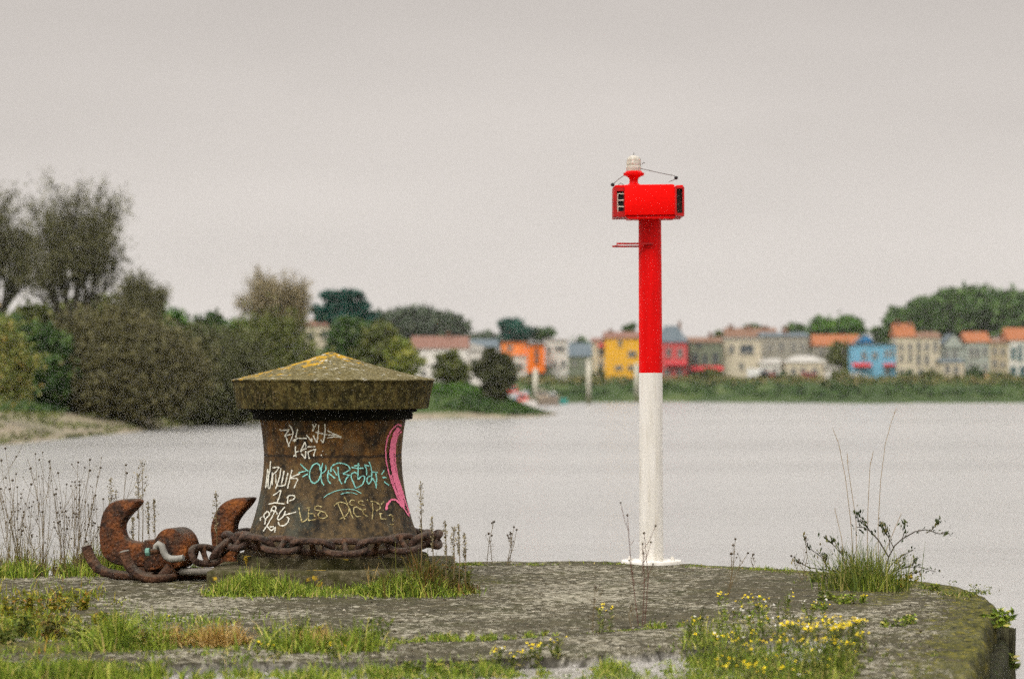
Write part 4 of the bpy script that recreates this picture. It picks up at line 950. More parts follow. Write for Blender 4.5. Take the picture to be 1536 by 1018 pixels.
strokes("graffiti", M_CT, [
 B_+(1.8, [[(225, 270), (215, 190), (165, 155), (100, 190), (55, 280), (45, 380), (75, 460), (130, 490), (190, 450), (225, 370)], [(265, 150), (240, 260), (232, 380), (250, 470), (285, 520)], [(235, 330), (290, 300), (320, 260), (315, 185)], [(365, 270), (345, 350), (350, 440), (395, 495)], [(350, 310), (400, 350), (440, 385), (470, 405)], [(400, 300), (400, 230), (430, 190), (520, 150), (620, 165), (690, 205), (720, 260), (650, 300), (590, 325), (660, 345), (715, 360)], [(430, 250), (470, 310), (495, 360)], [(515, 220), (520, 330), (540, 430), (580, 500)], [(690, 370), (650, 410), (622, 485)],
   [(735, 225), (820, 240), (935, 238)], [(850, 150), (845, 260), (840, 430), (900, 370), (945, 365), (955, 420), (915, 510), (860, 545), (800, 568), (770, 480), (730, 390), (735, 330), (790, 300), (820, 330)], [(780, 200), (870, 190)], [(950, 185), (1030, 205)], [(955, 190), (985, 260), (985, 355)], [(1025, 135), (1055, 210), (1070, 330), (1065, 440), (1020, 505), (985, 450), (1000, 385), (1050, 365)], [(1075, 300), (1170, 310)], [(1080, 400), (1130, 480), (1140, 570)], [(1130, 320), (1150, 400), (1140, 560)], [(1275, 270), (1230, 345)], [(1245, 392), (1315, 392)], [(1270, 460), (1350, 520)]]),
 A_+(1.8, [[(665, 770), (730, 840), (800, 895)], [(635, 920), (700, 900), (760, 890)], [(790, 935), (700, 985)]]),
 B_+(1.0, [[(280, 720), (340, 675), (430, 630), (540, 595), (680, 582), (800, 595), (900, 655)], [(560, 665), (650, 640), (750, 640), (830, 670)]]),
 ], "turquoise outlined graffiti tag")
strokes("graffiti", M_CY, [
 C_+(1.5, [[(615, 630), (630, 720), (650, 805), (700, 780), (715, 750)], [(705, 640), (750, 625)], [(735, 640), (725, 700), (725, 785), (810, 770)], [(725, 705), (790, 700), (800, 740)], [(885, 625), (840, 608), (800, 625), (800, 660), (850, 665), (920, 690), (950, 740), (900, 760), (850, 750), (835, 710), (870, 680)]]),
 D_+(1.5, [[(120, 530), (170, 480), (240, 465), (310, 485), (360, 540), (365, 620), (310, 700), (215, 745)], [(180, 480), (230, 600), (270, 690), (300, 750)], [(290, 375), (330, 470), (350, 500)], [(460, 440), (400, 430), (375, 470), (400, 520), (450, 510)], [(375, 570), (400, 660), (435, 735)], [(560, 590), (490, 540), (445, 560), (440, 640), (490, 705), (560, 700)], [(600, 455), (540, 445), (510, 480), (560, 510), (620, 520)], [(670, 420), (670, 450)], [(540, 570), (600, 610)], [(640, 580), (590, 600), (600, 660), (670, 700)], [(720, 450), (800, 460), (870, 510), (880, 570), (810, 610)], [(750, 480), (760, 600), (745, 745)], [(940, 455), (890, 510)], [(860, 655), (920, 655)], [(880, 660), (890, 740), (990, 745)], [(1020, 690), (1060, 665), (1090, 730), (1080, 780)], [(1040, 830), (1080, 840), (1110, 820)]]),
 ], "yellowish scratched graffiti words")
pk = []
for off_, wd in ((-9, 0), (0, 0)): pass
strokes("graffiti", M_CP, [
 E_+(1.8, [[(240, 105), (205, 90), (160, 130), (120, 200), (103, 300), (108, 400), (130, 500), (160, 600), (200, 700), (250, 790), (305, 870)]]),
 E_+(3.6, [[(215, 120), (180, 160), (155, 240), (145, 340), (155, 440), (175, 540), (205, 630), (235, 710), (262, 780)], [(225, 130), (190, 180), (172, 260), (163, 350), (170, 440), (190, 530), (222, 630), (255, 720)]]),
 E_+(1.8, [[(240, 150), (205, 185), (188, 260), (182, 350), (188, 440), (208, 540), (240, 640), (270, 740), (308, 850)], [(150, 520), (185, 640), (235, 740), (265, 800)]]),
 E_+(3.0, [[(108, 815), (115, 770), (150, 728), (190, 728), (225, 760), (245, 790)]]),
 ], "long pink painted curved stroke", off=.006)
M_HAF = chalk("pale_scratched_lettering", (.05, .038, .014), (.17, .13, .06), .46)
H_ = (4.8, 340, 520)
strokes("graffiti", M_HAF, [H_+(2.0, [[(205, 335), (212, 410)], [(235, 330), (240, 405)], [(208, 370), (238, 366)], [(262, 405), (272, 330), (292, 405)], [(266, 380), (288, 378)], [(332, 325), (342, 415)], [(332, 325), (380, 322)], [(338, 368), (378, 362)]])], "faint scratched letters HAF on the cap rim", P=capside, parent=bol, off=.012)

# ------------------------------------------------------------------ chain
chain = thing("anchor_chain", (BX, BY-.75, .15), "heavy rusty stud-link chain wrapped round the foot of the bollard", "chain")
path = [Vector((-2.27, 20.50, .215)), Vector((-2.17, 20.66, .205)), Vector((-2.08, 20.80, .27))]
RC = .745
for k in range(0, 345, 6):
    a = math.radians(186+k); path.append(Vector((BX+RC*math.cos(a), BY+RC*math.sin(a), .298+.012*math.sin(k*.05))))
Ls = [0]
for a, b in zip(path, path[1:]): Ls.append(Ls[-1]+(b-a).length)
def at(s_):
    for i in range(len(Ls)-1):
        if s_ <= Ls[i+1]: return path[i].lerp(path[i+1], (s_-Ls[i])/(Ls[i+1]-Ls[i]))
    return path[-1]
def linkmesh():
    L_, Wd, d = .335, .180, .0255
    hw = Wd/2-d; hl = L_/2-d
    pts = []
    for k in range(40):
        a = 2*math.pi*k/40; ca, sa = math.cos(a), math.sin(a)
        pts.append(Vector((hl*math.copysign(abs(ca)**.75, ca), hw*math.copysign(abs(sa)**.62, sa), 0)))
    vs = []; fs = []; sg = 12
    for i, p in enumerate(pts):
        t_ = (pts[(i+1) % 40]-pts[i-1]).normalized(); a = Vector((0, 0, 1)); b = t_.cross(a)
        rr = d*(1.0+.06*noise.noise((p.x*30, p.y*30, 0)))
        for k in range(sg):
            an = 2*math.pi*k/sg; vs.append(p+(a*math.cos(an)+b*math.sin(an))*rr)
    for i in range(40):
        for k in range(sg): fs.append((i*sg+k, i*sg+(k+1) % sg, ((i+1) % 40)*sg+(k+1) % sg, ((i+1) % 40)*sg+k))
    m = bpy.data.meshes.new("chain_link"); m.from_pydata([tuple(v) for v in vs], [], fs); m.polygons.foreach_set("use_smooth", [True]*len(fs)); m.materials.append(M_CHAIN)
    sb = MB().tube([(0, -hw, 0), (0, -hw*.5, 0), (0, 0, 0), (0, hw*.5, 0), (0, hw, 0)], [.032, .022, .020, .022, .032], 10)
    ms_ = bpy.data.meshes.new("stud"); ms_.from_pydata(sb.v, [], sb.f); ms_.polygons.foreach_set("use_smooth", [True]*len(sb.f)); ms_.materials.append(M_RUSTD)
    return m, ms_
lm, sm = linkmesh(); pitch = .2330; s_ = .09; k = 0
while s_ < Ls[-1]-.05:
    p = at(s_); t_ = (at(min(Ls[-1], s_+.09))-at(max(0, s_-.09))).normalized()
    rad = Vector((BX-p.x, BY-p.y, 0)).normalized()
    up = Vector((0, 0, 1)); up = (up-t_*up.dot(t_)).normalized(); side = t_.cross(up)
    tw = random.uniform(-.1, .1)
    if k % 2 == 0: wv = (up*math.cos(.75+tw)-rad*math.sin(.75+tw))
    else: wv = (-rad*math.cos(.78+tw)-up*math.sin(.78+tw))
    wv = (wv-t_*wv.dot(t_)).normalized(); nn = t_.cross(wv)
    Mx = Matrix((t_, wv, nn)).transposed().to_4x4()
    lo = bpy.data.objects.new("chain_link", lm); col.objects.link(lo); lo.parent = chain
    off = Vector((0, 0, 0))
    lo.matrix_local = Matrix.Translation(p+off-Vector(chain.location)) @ Mx
    so_ = bpy.data.objects.new("stud", sm); col.objects.link(so_); so_.parent = lo
    s_ += pitch; k += 1

# ------------------------------------------------------------------ double hook lying on the quay
HX, HY = (225-768)/F*21.0, 21.05
hook = thing("mooring_hook_assembly", (HX, HY, 0), "rusty cast iron double mooring hook with curved prongs, chained beside the bollard", "mooring hook")
YAW = math.radians(20); HS = F/21.0
T = Matrix.Translation((HX, HY, 0)) @ Matrix.Rotation(-YAW, 4, 'Z')
def loc(px, py): return ((px-229)/HS/math.cos(YAW), (871.5-py)/HS)
def spl(P, n_=5):
    P = [tuple(p) for p in P]; m = len(P); o = []
    for i in range(m):
        p0, p1, p2, p3 = P[i-1], P[i], P[(i+1) % m], P[(i+2) % m]
        for k in range(n_):
            t_ = k/n_; o.append(tuple(.5*((2*p1[j])+(-p0[j]+p2[j])*t_+(2*p0[j]-5*p1[j]+4*p2[j]-p3[j])*t_**2+(-p0[j]+3*p1[j]-3*p2[j]+p3[j])*t_**3) for j in (0, 1)))
    return o
o1 = [(215, 754), (210, 750.5), (200, 750), (188, 751), (173, 755), (163, 763), (156, 776), (152, 798), (153, 820), (158, 836), (167, 844), (179, 849), (196, 850.5), (215, 851), (235, 852), (252, 850), (256, 835), (256, 820), (248, 815), (230, 814.5), (212, 814.5), (197, 812), (189.5, 804), (188, 789), (197, 775), (209, 763)]
M_H = M_RUST
MB().prism(spl([loc(*p) for p in o1], 3), -.055, .055, T, .018).build("hook", M_H, parent=hook, auto=50)
o2 = [(386, 748), (384, 744.5), (372, 745), (355, 747), (338, 756), (327, 772), (321.5, 790), (322, 806), (325, 835), (330, 858), (362, 858), (361, 835), (358, 800), (359, 784), (368, 770), (379, 758)]
def loc2(px, py): return ((px-233)/HS/math.cos(YAW)+.0, (871.5-py)/HS)
T2 = Matrix.Translation((HX, HY+.42, -.02)) @ Matrix.Rotation(-YAW, 4, 'Z')
MB().prism(spl([loc2(*p) for p in o2], 3), -.055, .055, T2, .018).build("hook", M_H, parent=hook, auto=50)
# cheek disc (eye) with deep rim, at the right end of the shank
lobe = []
for k in range(36):
    a = 2*math.pi*k/36; lobe.append((269+26*math.cos(a), 823+31*math.sin(a)))
MB().prism([loc(*p) for p in lobe], -.105, .12, T, .010).build("cheek", M_H, parent=hook, auto=40)
web = [(226, 811), (240, 811), (249, 803), (256, 795), (262, 800), (262, 850), (240, 856), (226, 856)]
MB().prism([loc(*p) for p in web], -.078, .078, T, .012).build("web", M_H, parent=hook, auto=50)
# prongs
def lp(px, py, dy): a, b = loc(px, py); return T @ Vector((a, dy, b))
for pts, dy, nm in [([(133, 823), (137, 834), (143, 845), (152, 855), (164, 861), (180, 864), (205, 865), (240, 865)], -.06, 0), ([(215, 827), (218, 838), (224, 849), (234, 858), (247, 864), (260, 866), (272, 865), (280, 862)], -.27, 1)]:
    P3 = [lp(x, y, dy+(.18*max(0, i-5) if nm else 0)*.35) for i, (x, y) in enumerate(pts)]
    P3 = [P3[0].lerp(P3[1], 0)]+P3[1:]
    MB().tube(P3, [.038, .040, .041, .041, .040, .038, .036, .034], 12, sx=1.25, sy=.92, up=(T.to_3x3() @ Vector((0, 1, 0)))).build("prong", M_RUSTD if nm else M_RUSTD, parent=hook, auto=50)
    MB().tube([P3[0]-(P3[1]-P3[0]).normalized()*.002, P3[0]-(P3[1]-P3[0]).normalized()*.012], [.039, .033], 12, sx=1.2, sy=.9, up=(T.to_3x3() @ Vector((0, 1, 0)))).build("prong_tip", M_PIPE, parent=hook)
MB().tube([lp(196, 862, .02), lp(300, 861, .06), lp(345, 859, .1)], [.045, .045, .04], 12).build("cross_bar", M_RUSTD, parent=hook, auto=50)
MB().tube([lp(280, 857.5, -.05), lp(330, 856.5, .0)], [.026, .026], 10).build("rod", M_PIPE, parent=hook, auto=50)
MB().box(lp(216, 858, 0), (.2, .12, .06), Matrix.Rotation(-YAW, 3, 'Z')).build("foot_block", M_RUSTD, parent=hook)
MB().tube([lp(276, 850, -.14), lp(268, 862, -.16), lp(255, 868, -.14)], [.05, .05, .03], 10, sx=1.4).build("clevis", M_RUSTD, parent=hook, auto=50)
# shackle: grey bent bow with green bolt
MB().tube([lp(247.5, 826.5, -.26), lp(253, 826, -.255)], [.030, .030], 8).build("bolt", M_GREEN, parent=hook)
MB().tube([lp(252, 826, -.25), lp(262, 825, -.16)], [.022, .022], 10).build("bolt_shank", M_RUSTD, parent=hook)
sh = [(256, 826), (257, 818), (261, 814.5), (266, 817), (269, 826), (273, 833), (281, 836.5), (290, 836), (300, 834)]
MB().tube([lp(x, y, -.20) for x, y in sh], [.018, .022, .024, .025, .026, .027, .027, .025, .022], 12).build("shackle", M_GALV, parent=hook, auto=60)

# ------------------------------------------------------------------ navigation light post
D0 = 22.9; PX = W(977, 840, D0).x; pz = lambda y: W(977, y, D0).z
post = thing("navigation_light_post", (PX, D0, 0), "red and white beacon post with red sign box and small lantern at the quay edge", "beacon")
top = W(974.8, 328, D0); bd = W(976, 559, D0)
prt = .0965
MB().tube([(PX, D0, .02), tuple(bd)], [prt*1.01, prt*.985], 40).build("lower_pole", M_WHITE, parent=post, auto=50)
MB().tube([tuple(bd), tuple(top)], [prt*.985, prt*.95], 40).build("upper_pole", M_RED, parent=post, auto=50)
bp = MB().lathe([(.245, -.02), (.245, .022), (.238, .028), (.10, .030)], (PX, D0, 0), 48).build("base_plate", M_WHITE, parent=post, auto=50)
for k in range(8):
    a = 2*math.pi*(k+.5)/8; MB().lathe([(.016, 0), (.016, .014), (.009, .015), (.009, .03)], (PX+.185*math.cos(a), D0+.185*math.sin(a), .026), 6).build("bolt", M_WHITE, parent=bp)
def DP(px, py, dy=0): q = W(px, py, D0); q.y += dy; return q
yF = -.30
TI = Matrix.Translation((0, 0, 0))
def panel(pts, y0, y1, rnd=.008, dz=0):
    return MB().prism([(W(x, y, D0+y0).x, W(x, y, D0+y0).z) for x, y in pts], D0+y0, D0+y1, TI, rnd)
hous = MB().prism([(W(919.5, 283, D0).x, W(0, 281, D0).z), (W(1022, 283, D0).x, W(0, 281, D0).z), (W(1022, 326, D0).x, W(0, 327, D0).z), (W(919.5, 326, D0).x, W(0, 327, D0).z)], D0-.04, D0+.24, TI, .012).build("housing", M_REDD, parent=post)
panel([(937, 278.5), (939, 277.2), (1010, 276.3), (1011.8, 277.6), (1016, 322), (938, 323)], -.30, -.235, .006).build("front_panel", M_REDP, parent=post, auto=40)
panel([(938, 323.6), (1015, 322.8), (1011, 328), (942, 328.6)], -.285, -.05, .004).build("lower_lip", M_RED, parent=post)
for x in (944.5, 1003):
    MB().box(DP(x, 330, -.2), (.03, .05, .018)).build("foot_bracket", M_REDD, parent=post)
MB().box(((DP(941, 300)+DP(1010, 300))/2+Vector((0, -.14, 0))), (.36, .2, .2)).build("inner_box", M_REDD, parent=post)
# side housings with openings
def side_box(x0, x1, y0, y1, grid, tl):
    fr = MB(); zt, zb = DP(x0, y0).z, DP(x0, y1).z; xa, xb = DP(x0, y0).x, DP(x1, y0).x; cx = (xa+xb)/2; t_ = .028 if grid else .014; yy = D0-.13 if grid else D0-.23
    fr.box((xa+t_/2, yy, (zt+zb)/2), (t_, .16, zt-zb-.002)); fr.box((xb-t_/2, yy, (zt+zb)/2), (t_, .16, zt-zb-.002))
    fr.box((cx, yy, zt-t_/2), (xb-xa-.004, .158, t_)); fr.box((cx, yy, zb+t_*.8), (xb-xa-.004, .158, t_*1.6))
    f_ = fr.build("side_frame", M_REDD, parent=post)
    ob = MB().box((cx, yy+.05, (zt+zb)/2), (xb-xa-2*t_+.004, .04, zt-zb-2*t_+.004)).build("side_opening", M_OPEN if grid else M_BROWNP, parent=f_)
    if grid:
        g = MB(); gx0, gx1 = DP(924.8, 0).x, DP(937.8, 0).x; zz = [DP(0, y).z for y in (293, 302.6, 312, 321.5)]; yq = D0-.19
        for z in zz: g.box(((gx0+gx1)/2, yq, z), (gx1-gx0, .012, .008))
        for x in (gx0, gx1-.004): g.box((x, yq, (zz[0]+zz[-1])/2), (.010, .0115, zz[0]-zz[-1]))
        g.build("grille", M_WFRAME, parent=f_)
        MB().box(((gx0+gx1)/2, yq+.018, (zz[0]+zz[-1])/2), (gx1-gx0, .008, zz[0]-zz[-1])).build("grille_backing", M_OPEN, parent=f_)
    MB().prism([(xa, zt), (xb, zt), (xb-.004, zt+.022), (xa+.015, zt+.018)], D0-.21, D0-.02, TI, .004).build("side_hood", M_RED, parent=post)
side_box(918.5, 939.5, 284, 327.5, True, 1); side_box(1009, 1023, 284, 327, False, -1)
lx = W(950.5, 0, D0).x; lz = lambda y: W(950.5, y, D0).z
MB().lathe([(.075, lz(281)), (.036, lz(275)), (.034, lz(270)), (.043, lz(266.5)), (.062, lz(264.5)), (.083, lz(263.2)), (.085, lz(259.8)), (.070, lz(258.8)), (.064, lz(257)), (.05, lz(256.5))], (lx, D0, 0), 40).build("lamp_pedestal", M_RED, parent=post, auto=50)
lan = MB().lathe([(.058, lz(257)), (.062, lz(253)), (.061, lz(249)), (.058, lz(248.4)), (.060, lz(247.5)), (.059, lz(243)), (.056, lz(242.2)), (.057, lz(241.3)), (.054, lz(238)), (.040, lz(235)), (.018, lz(233.4)), (.004, lz(233))], (lx, D0, 0), 32).build("lantern_lens", M_LENS, parent=post, auto=50)
MB().lathe([(.035, lz(256)), (.040, lz(252)), (.020, lz(250)), (.030, lz(246)), (.030, lz(242)), (.01, lz(239))], (lx, D0, 0), 20).build("lamp_core", M_LENSIN, parent=lan)
MB().tube([(lx, D0, lz(233.5)), (lx, D0, lz(229))], [.003, .002], 6).build("spike", M_WIRE, parent=post)
for P_ in ([(935.5, 264), (928, 269), (919, 277)], [(919, 277.5), (922, 281), (926, 279), (931, 275), (935, 278)], [(961, 253.5), (964, 254), (988, 259.5), (1012, 264.2)], [(1014, 268), (1009, 271), (1003, 273)], [(963, 246.5), (965, 244.3), (967.5, 245.5)]):
    MB().tube([DP(x, y, -.03) for x, y in P_], .0032, 6).build("wire", M_WIRE, parent=post)
for x, y in ((918.7, 277.5), (1013.8, 267.3)): MB().ball(DP(x, y, -.03), .0155, 12, 8).build("wire_ball", M_BLACK, parent=post, smooth=True)
for (x0, x1, y0, y1, dy) in [(924, 979, 366.2, 366.6, -.11), (918.5, 966, 370.0, 369.0, .02)]:
    a = DP(x0, y0, dy); b = DP(x1, y1, dy); MB().box((a+b)/2, (b.x-a.x, .035, .013)).build("step_bar", M_REDD, parent=post)
a = DP(919, 369, -.04); MB().box(a+Vector((.03, 0, -.002)), (.02, .14, .01)).build("step_bar_end", M_REDD, parent=post)

# ------------------------------------------------------------------ quay vegetation
def blades(P, h, wd, lean, curl=.5, seg=3, patchy=True):
    if patchy: lean = lean*1.5
    """curved tapering blades; P (m,3)"""
    P = np.asarray(P, float); m = len(P); h = np.broadcast_to(h, (m,)).astype(float); wd = np.broadcast_to(wd, (m,))
    if patchy: h = h*.82*np.array([max(.18, .75+1.7*noise.noise((p[0]*2.1, p[1]*2.1, 9))+.9*noise.noise((p[0]*9, p[1]*5, 4))) for p in P])
    an = rng.uniform(0, 2*np.pi, m); d = np.stack([np.cos(an), np.sin(an), np.zeros(m)], 1)*np.abs(rng.normal(0, 1, m))[:, None]*lean
    sdv = rng.normal(size=(m, 3))*np.array([1, .45, 0]); sdv /= np.linalg.norm(sdv, axis=1)[:, None]+1e-9
    rows = []
    for j in range(seg+1):
        t_ = j/seg; c = P+d*(h*(t_**(1+curl)))[:, None]; c[:, 2] += h*t_*(1-.35*np.linalg.norm(d, axis=1)*t_)
        w_ = (wd*(1-t_)**.7+.0004)[:, None]
        rows.append(c-sdv*w_); rows.append(c+sdv*w_)
    V = np.stack(rows, 1).reshape(-1, 3); nv = 2*(seg+1); b = np.arange(m)[:, None]*nv
    Fq = np.concatenate([b+np.array([2*j, 2*j+1, 2*j+3, 2*j+2]) for j in range(seg)], 0)
    return V, Fq
def merge(L_):
    Vs = []; Fs = []; o = 0
    for V, Fq in L_: Vs.append(V); Fs.append(Fq+o); o += len(V)
    return np.concatenate(Vs), np.concatenate(Fs)
def gz(x, y): return -.055 if in_gravel(x, y) else 0.0
def scatter(n_, xr, yf, jit=3, clump=0, thin=.0, z=None):
    out_ = []; cs = [(random.uniform(*xr)) for _ in range(clump)] if clump else None
    while len(out_) < n_:
        x = random.gauss(random.choice(cs), (xr[1]-xr[0])*.018+5) if cs else random.uniform(*xr)
        x += random.gauss(0, (xr[1]-xr[0])*.035)
        y = yf(x)+random.gauss(0, jit); 
        if y < 846: y = 846+random.random()*2
        if thin and noise.noise((x*.02, y*.05, 3))+.7*noise.noise((x*.09, y*.12, 6)) < (thin-.42)*1.1+random.gauss(0, .08): continue
        g = G(x, y); out_.append((g.x, g.y, (gz(g.x, g.y) if z is None else z)-.005))
    return np.array(out_)
LG_F = leafmat("fresh_grass_blades", [(0, (.060, .100, .012)), (.4, (.135, .200, .020)), (.75, (.27, .345, .036)), (.9, (.44, .44, .08)), (1, (.52, .39, .16))])
LG_O = leafmat("olive_grass_blades", [(0, (.046, .074, .012)), (.5, (.11, .145, .020)), (.85, (.21, .23, .040)), (1, (.36, .28, .11))])
LG_O2 = leafmat("brown_olive_undergrowth", [(0, (0.068, 0.061, 0.014)), (.5, (0.148, 0.127, 0.032)), (1, (0.296, 0.229, 0.079))])
LG_P = leafmat("pale_short_grass", [(0, (.10, .14, .04)), (.5, (.20, .26, .07)), (1, (.42, .42, .18))])
LG_D = leafmat("dry_straw_blades", [(0, (0.235, 0.133, 0.024)), (.5, (0.395, 0.252, 0.069)), (1, (0.615, 0.452, 0.194))])
LG_Y = leafmat("yellowing_leaves", [(0, (.09, .11, .012)), (.45, (.21, .22, .018)), (.8, (.40, .33, .03)), (1, (.33, .13, .03))])
LG_R = leafmat("reddish_olive_weed_leaves", [(0, (0.050, 0.057, 0.011)), (.5, (0.096, 0.096, 0.016)), (.85, (0.152, 0.091, 0.023)), (1, (0.226, 0.083, 0.036))])
def grass(name, label, parts, mat, kind="stuff"):
    V, Fq = merge(parts); return tag(npmesh(name, V, Fq, mat, at=V[0]), label, "grass", kind="stuff")
# front strip
s1 = scatter(7600, (-40, 1010), lambda x: 1004-8*max(0, (x-200)/900), 4.5, thin=.30)
s1b = scatter(2000, (-40, 240), lambda x: 1000, 5, clump=26)
s1c = scatter(6500, (480, 1120), lambda x: 1010, 9, thin=.25)
s1d = scatter(4200, (-40, 560), lambda x: 1020, 5, thin=.32)
grass("front_grass", "fresh green grass strip along the foot of the slab in the foreground", [blades(s1, rng.uniform(.035, .10, len(s1)), .0032, .45), blades(s1b, rng.uniform(.06, .13, len(s1b)), .004, .5), blades(s1d, rng.uniform(.02, .05, len(s1d)), .003, .6)], LG_F)
grass("gravel_grass", "pale short grass growing thinly through the foreground gravel", [blades(s1c, rng.uniform(.02, .06, len(s1c)), .003, .7)], LG_P)
# mid left grass and dry tussocks
s2 = scatter(3000, (150, 550), lambda x: 970, 4, clump=13); s2b = scatter(1500, (0, 520), lambda x: 972, 5, thin=.3)
grass("mid_grass", "green grass on the slab joint left of centre", [blades(s2, rng.uniform(.06, .22, len(s2)), .0035, .5), blades(s2b, rng.uniform(.03, .08, len(s2b)), .0035, .6)], LG_F)
s2c = scatter(2600, (0, 400), lambda x: 952, 16, thin=.42); s2d = scatter(1500, (-20, 170), lambda x: 925, 20, thin=.2)
grass("low_left_grass", "low bright grass and clover scattered over the left part of the slab", [blades(s2c, rng.uniform(.02, .07, len(s2c)), .0034, .7), blades(s2d, rng.uniform(.03, .09, len(s2d)), .0034, .6)], LG_F)
grass("low_left_yellow_grass", "yellowing low growth in the left foreground", [blades(scatter(1500, (-30, 180), lambda x: 930, 22, thin=.2), rng.uniform(.03, .10, 1500), .004, .6)], LG_Y)
# crack line
s3 = scatter(2300, (520, 1120), lambda x: interp([(440, 975), (520, 966), (640, 959), (740, 957), (880, 948), (960, 942), (1030, 936), (1120, 926)], x), 1.8, thin=.28)
s3b = scatter(1300, (700, 1190), lambda x: interp(EDGEPX, x)+3.0, 1.2, clump=14)
s3c = scatter(1200, (860, 1290), lambda x: interp([(860, 1000), (1040, 975), (1290, 960)], x), 5, thin=.3)
grass("joint_grass", "short grass growing in the slab joint and along the far quay edge", [blades(s3, rng.uniform(.015, .055, len(s3)), .0032, .6), blades(s3b, rng.uniform(.015, .05, len(s3b)), .0035, .6), blades(s3c, rng.uniform(.02, .07, len(s3c)), .0032, .6)], LG_F)
# plinth front
s4 = scatter(5600, (318, 696), lambda x: 890.5, 2.4); s4b = scatter(900, (315, 440), lambda x: 890, 3, clump=5); s4c = scatter(900, (560, 700), lambda x: 888, 3, clump=8)
grass("plinth_grass", "green grass growing along the foot of the bollard plinth", [blades(s4, rng.uniform(.05, .15, len(s4)), .0036, .5), blades(s4b, rng.uniform(.06, .17, len(s4b)), .004, .4)], LG_F)
grass("plinth_weeds", "olive and reddish weeds at the right end of the bollard plinth", [blades(s4c, rng.uniform(.08, .27, len(s4c)), .0045, .5)], LG_R)
# far left edge
s5 = scatter(3600, (-60, 215), lambda x: interp([(-60, 866), (215, 857)], x), 2.5, thin=.2); s5b = scatter(1200, (100, 215), lambda x: 858, 2)
grass("edge_grass", "tall green grass on the left quay edge behind the hooks", [blades(s5, rng.uniform(.05, .17, len(s5)), .0042, .4), blades(s5b, rng.uniform(.08, .24, len(s5b)), .0042, .35)], LG_F)
s5c = scatter(420, (-40, 165), lambda x: 861, 2)
grass("edge_weeds", "brown olive undergrowth at the foot of the dry weeds on the left edge", [blades(s5c, rng.uniform(.12, .42, len(s5c)), .0026, .3)], LG_O2)
# low growth on right side
s6 = scatter(1600, (1180, 1480), lambda x: interp(EDGEPX, min(x, 1440))+8, 5, thin=.45); s6b = scatter(900, (1290, 1500), lambda x: 1000, 14, thin=.5); s6b = s6b[s6b[:, 0] < 2.2+.19*(s6b[:, 1]-14.1)-.15]
grass("corner_grass", "mossy low growth on the rounded right corner of the quay", [blades(s6, rng.uniform(.012, .04, len(s6)), .004, .8), blades(s6b, rng.uniform(.012, .035, len(s6b)), .004, .8)], LG_O)

# dry tussocks (things)
def tussock(px, py, n_, h, lab, mat=LG_D, spread=14, lean=.9, name="dry_tussock"):
    c = G(px, py); z = gz(c.x, c.y); P = np.array([(c.x+random.gauss(0, spread*.0035), c.y+random.gauss(0, .05), z) for _ in range(n_)])
    V, Fq = blades(P, rng.uniform(h*.3, h*.85, n_), .0030, lean*1.3, .4, 4, False)
    return tag(npmesh(name, V, Fq, mat, at=(c.x, c.y, z)), lab, "grass tuft", "straw coloured tussocks on the slab")
for a in [(205, 968, 160, .16, "straw coloured tussock at the left of the mid slab row"), (262, 968, 200, .18, "bushy straw tussock in the middle of the left row"), (318, 970, 260, .21, "largest straw tussock with splayed roots, left of the bollard grass"), (352, 966, 160, .2, "greenish straw tussock right of the largest tussock"), (480, 970, 240, .17, "flattened brown tussock below the bollard's middle"), (520, 972, 140, .13, "small brown tussock right of the flattened tussock"), (455, 962, 120, .12, "thin pale tussock behind the flattened brown tussock")]:
    tussock(*a)
for px, py, n_, h, lab in [(376, 884, 22, .42, "tall pale dry grass spray leaning before the bollard chain"), (555, 884, 10, .3, "two or three thin dry stalks before the chain centre")]:
    c = G(px, py); P = np.array([(c.x+random.gauss(0, .012), c.y, 0) for _ in range(n_)]); V, Fq = blades(P, rng.uniform(h*.6, h, n_), .0022, .26, .3, 4)
    tag(npmesh("dry_stalks", V, Fq, LG_D, at=(c.x, c.y, 0)), lab, "grass tuft", "dry stalks before the chain")

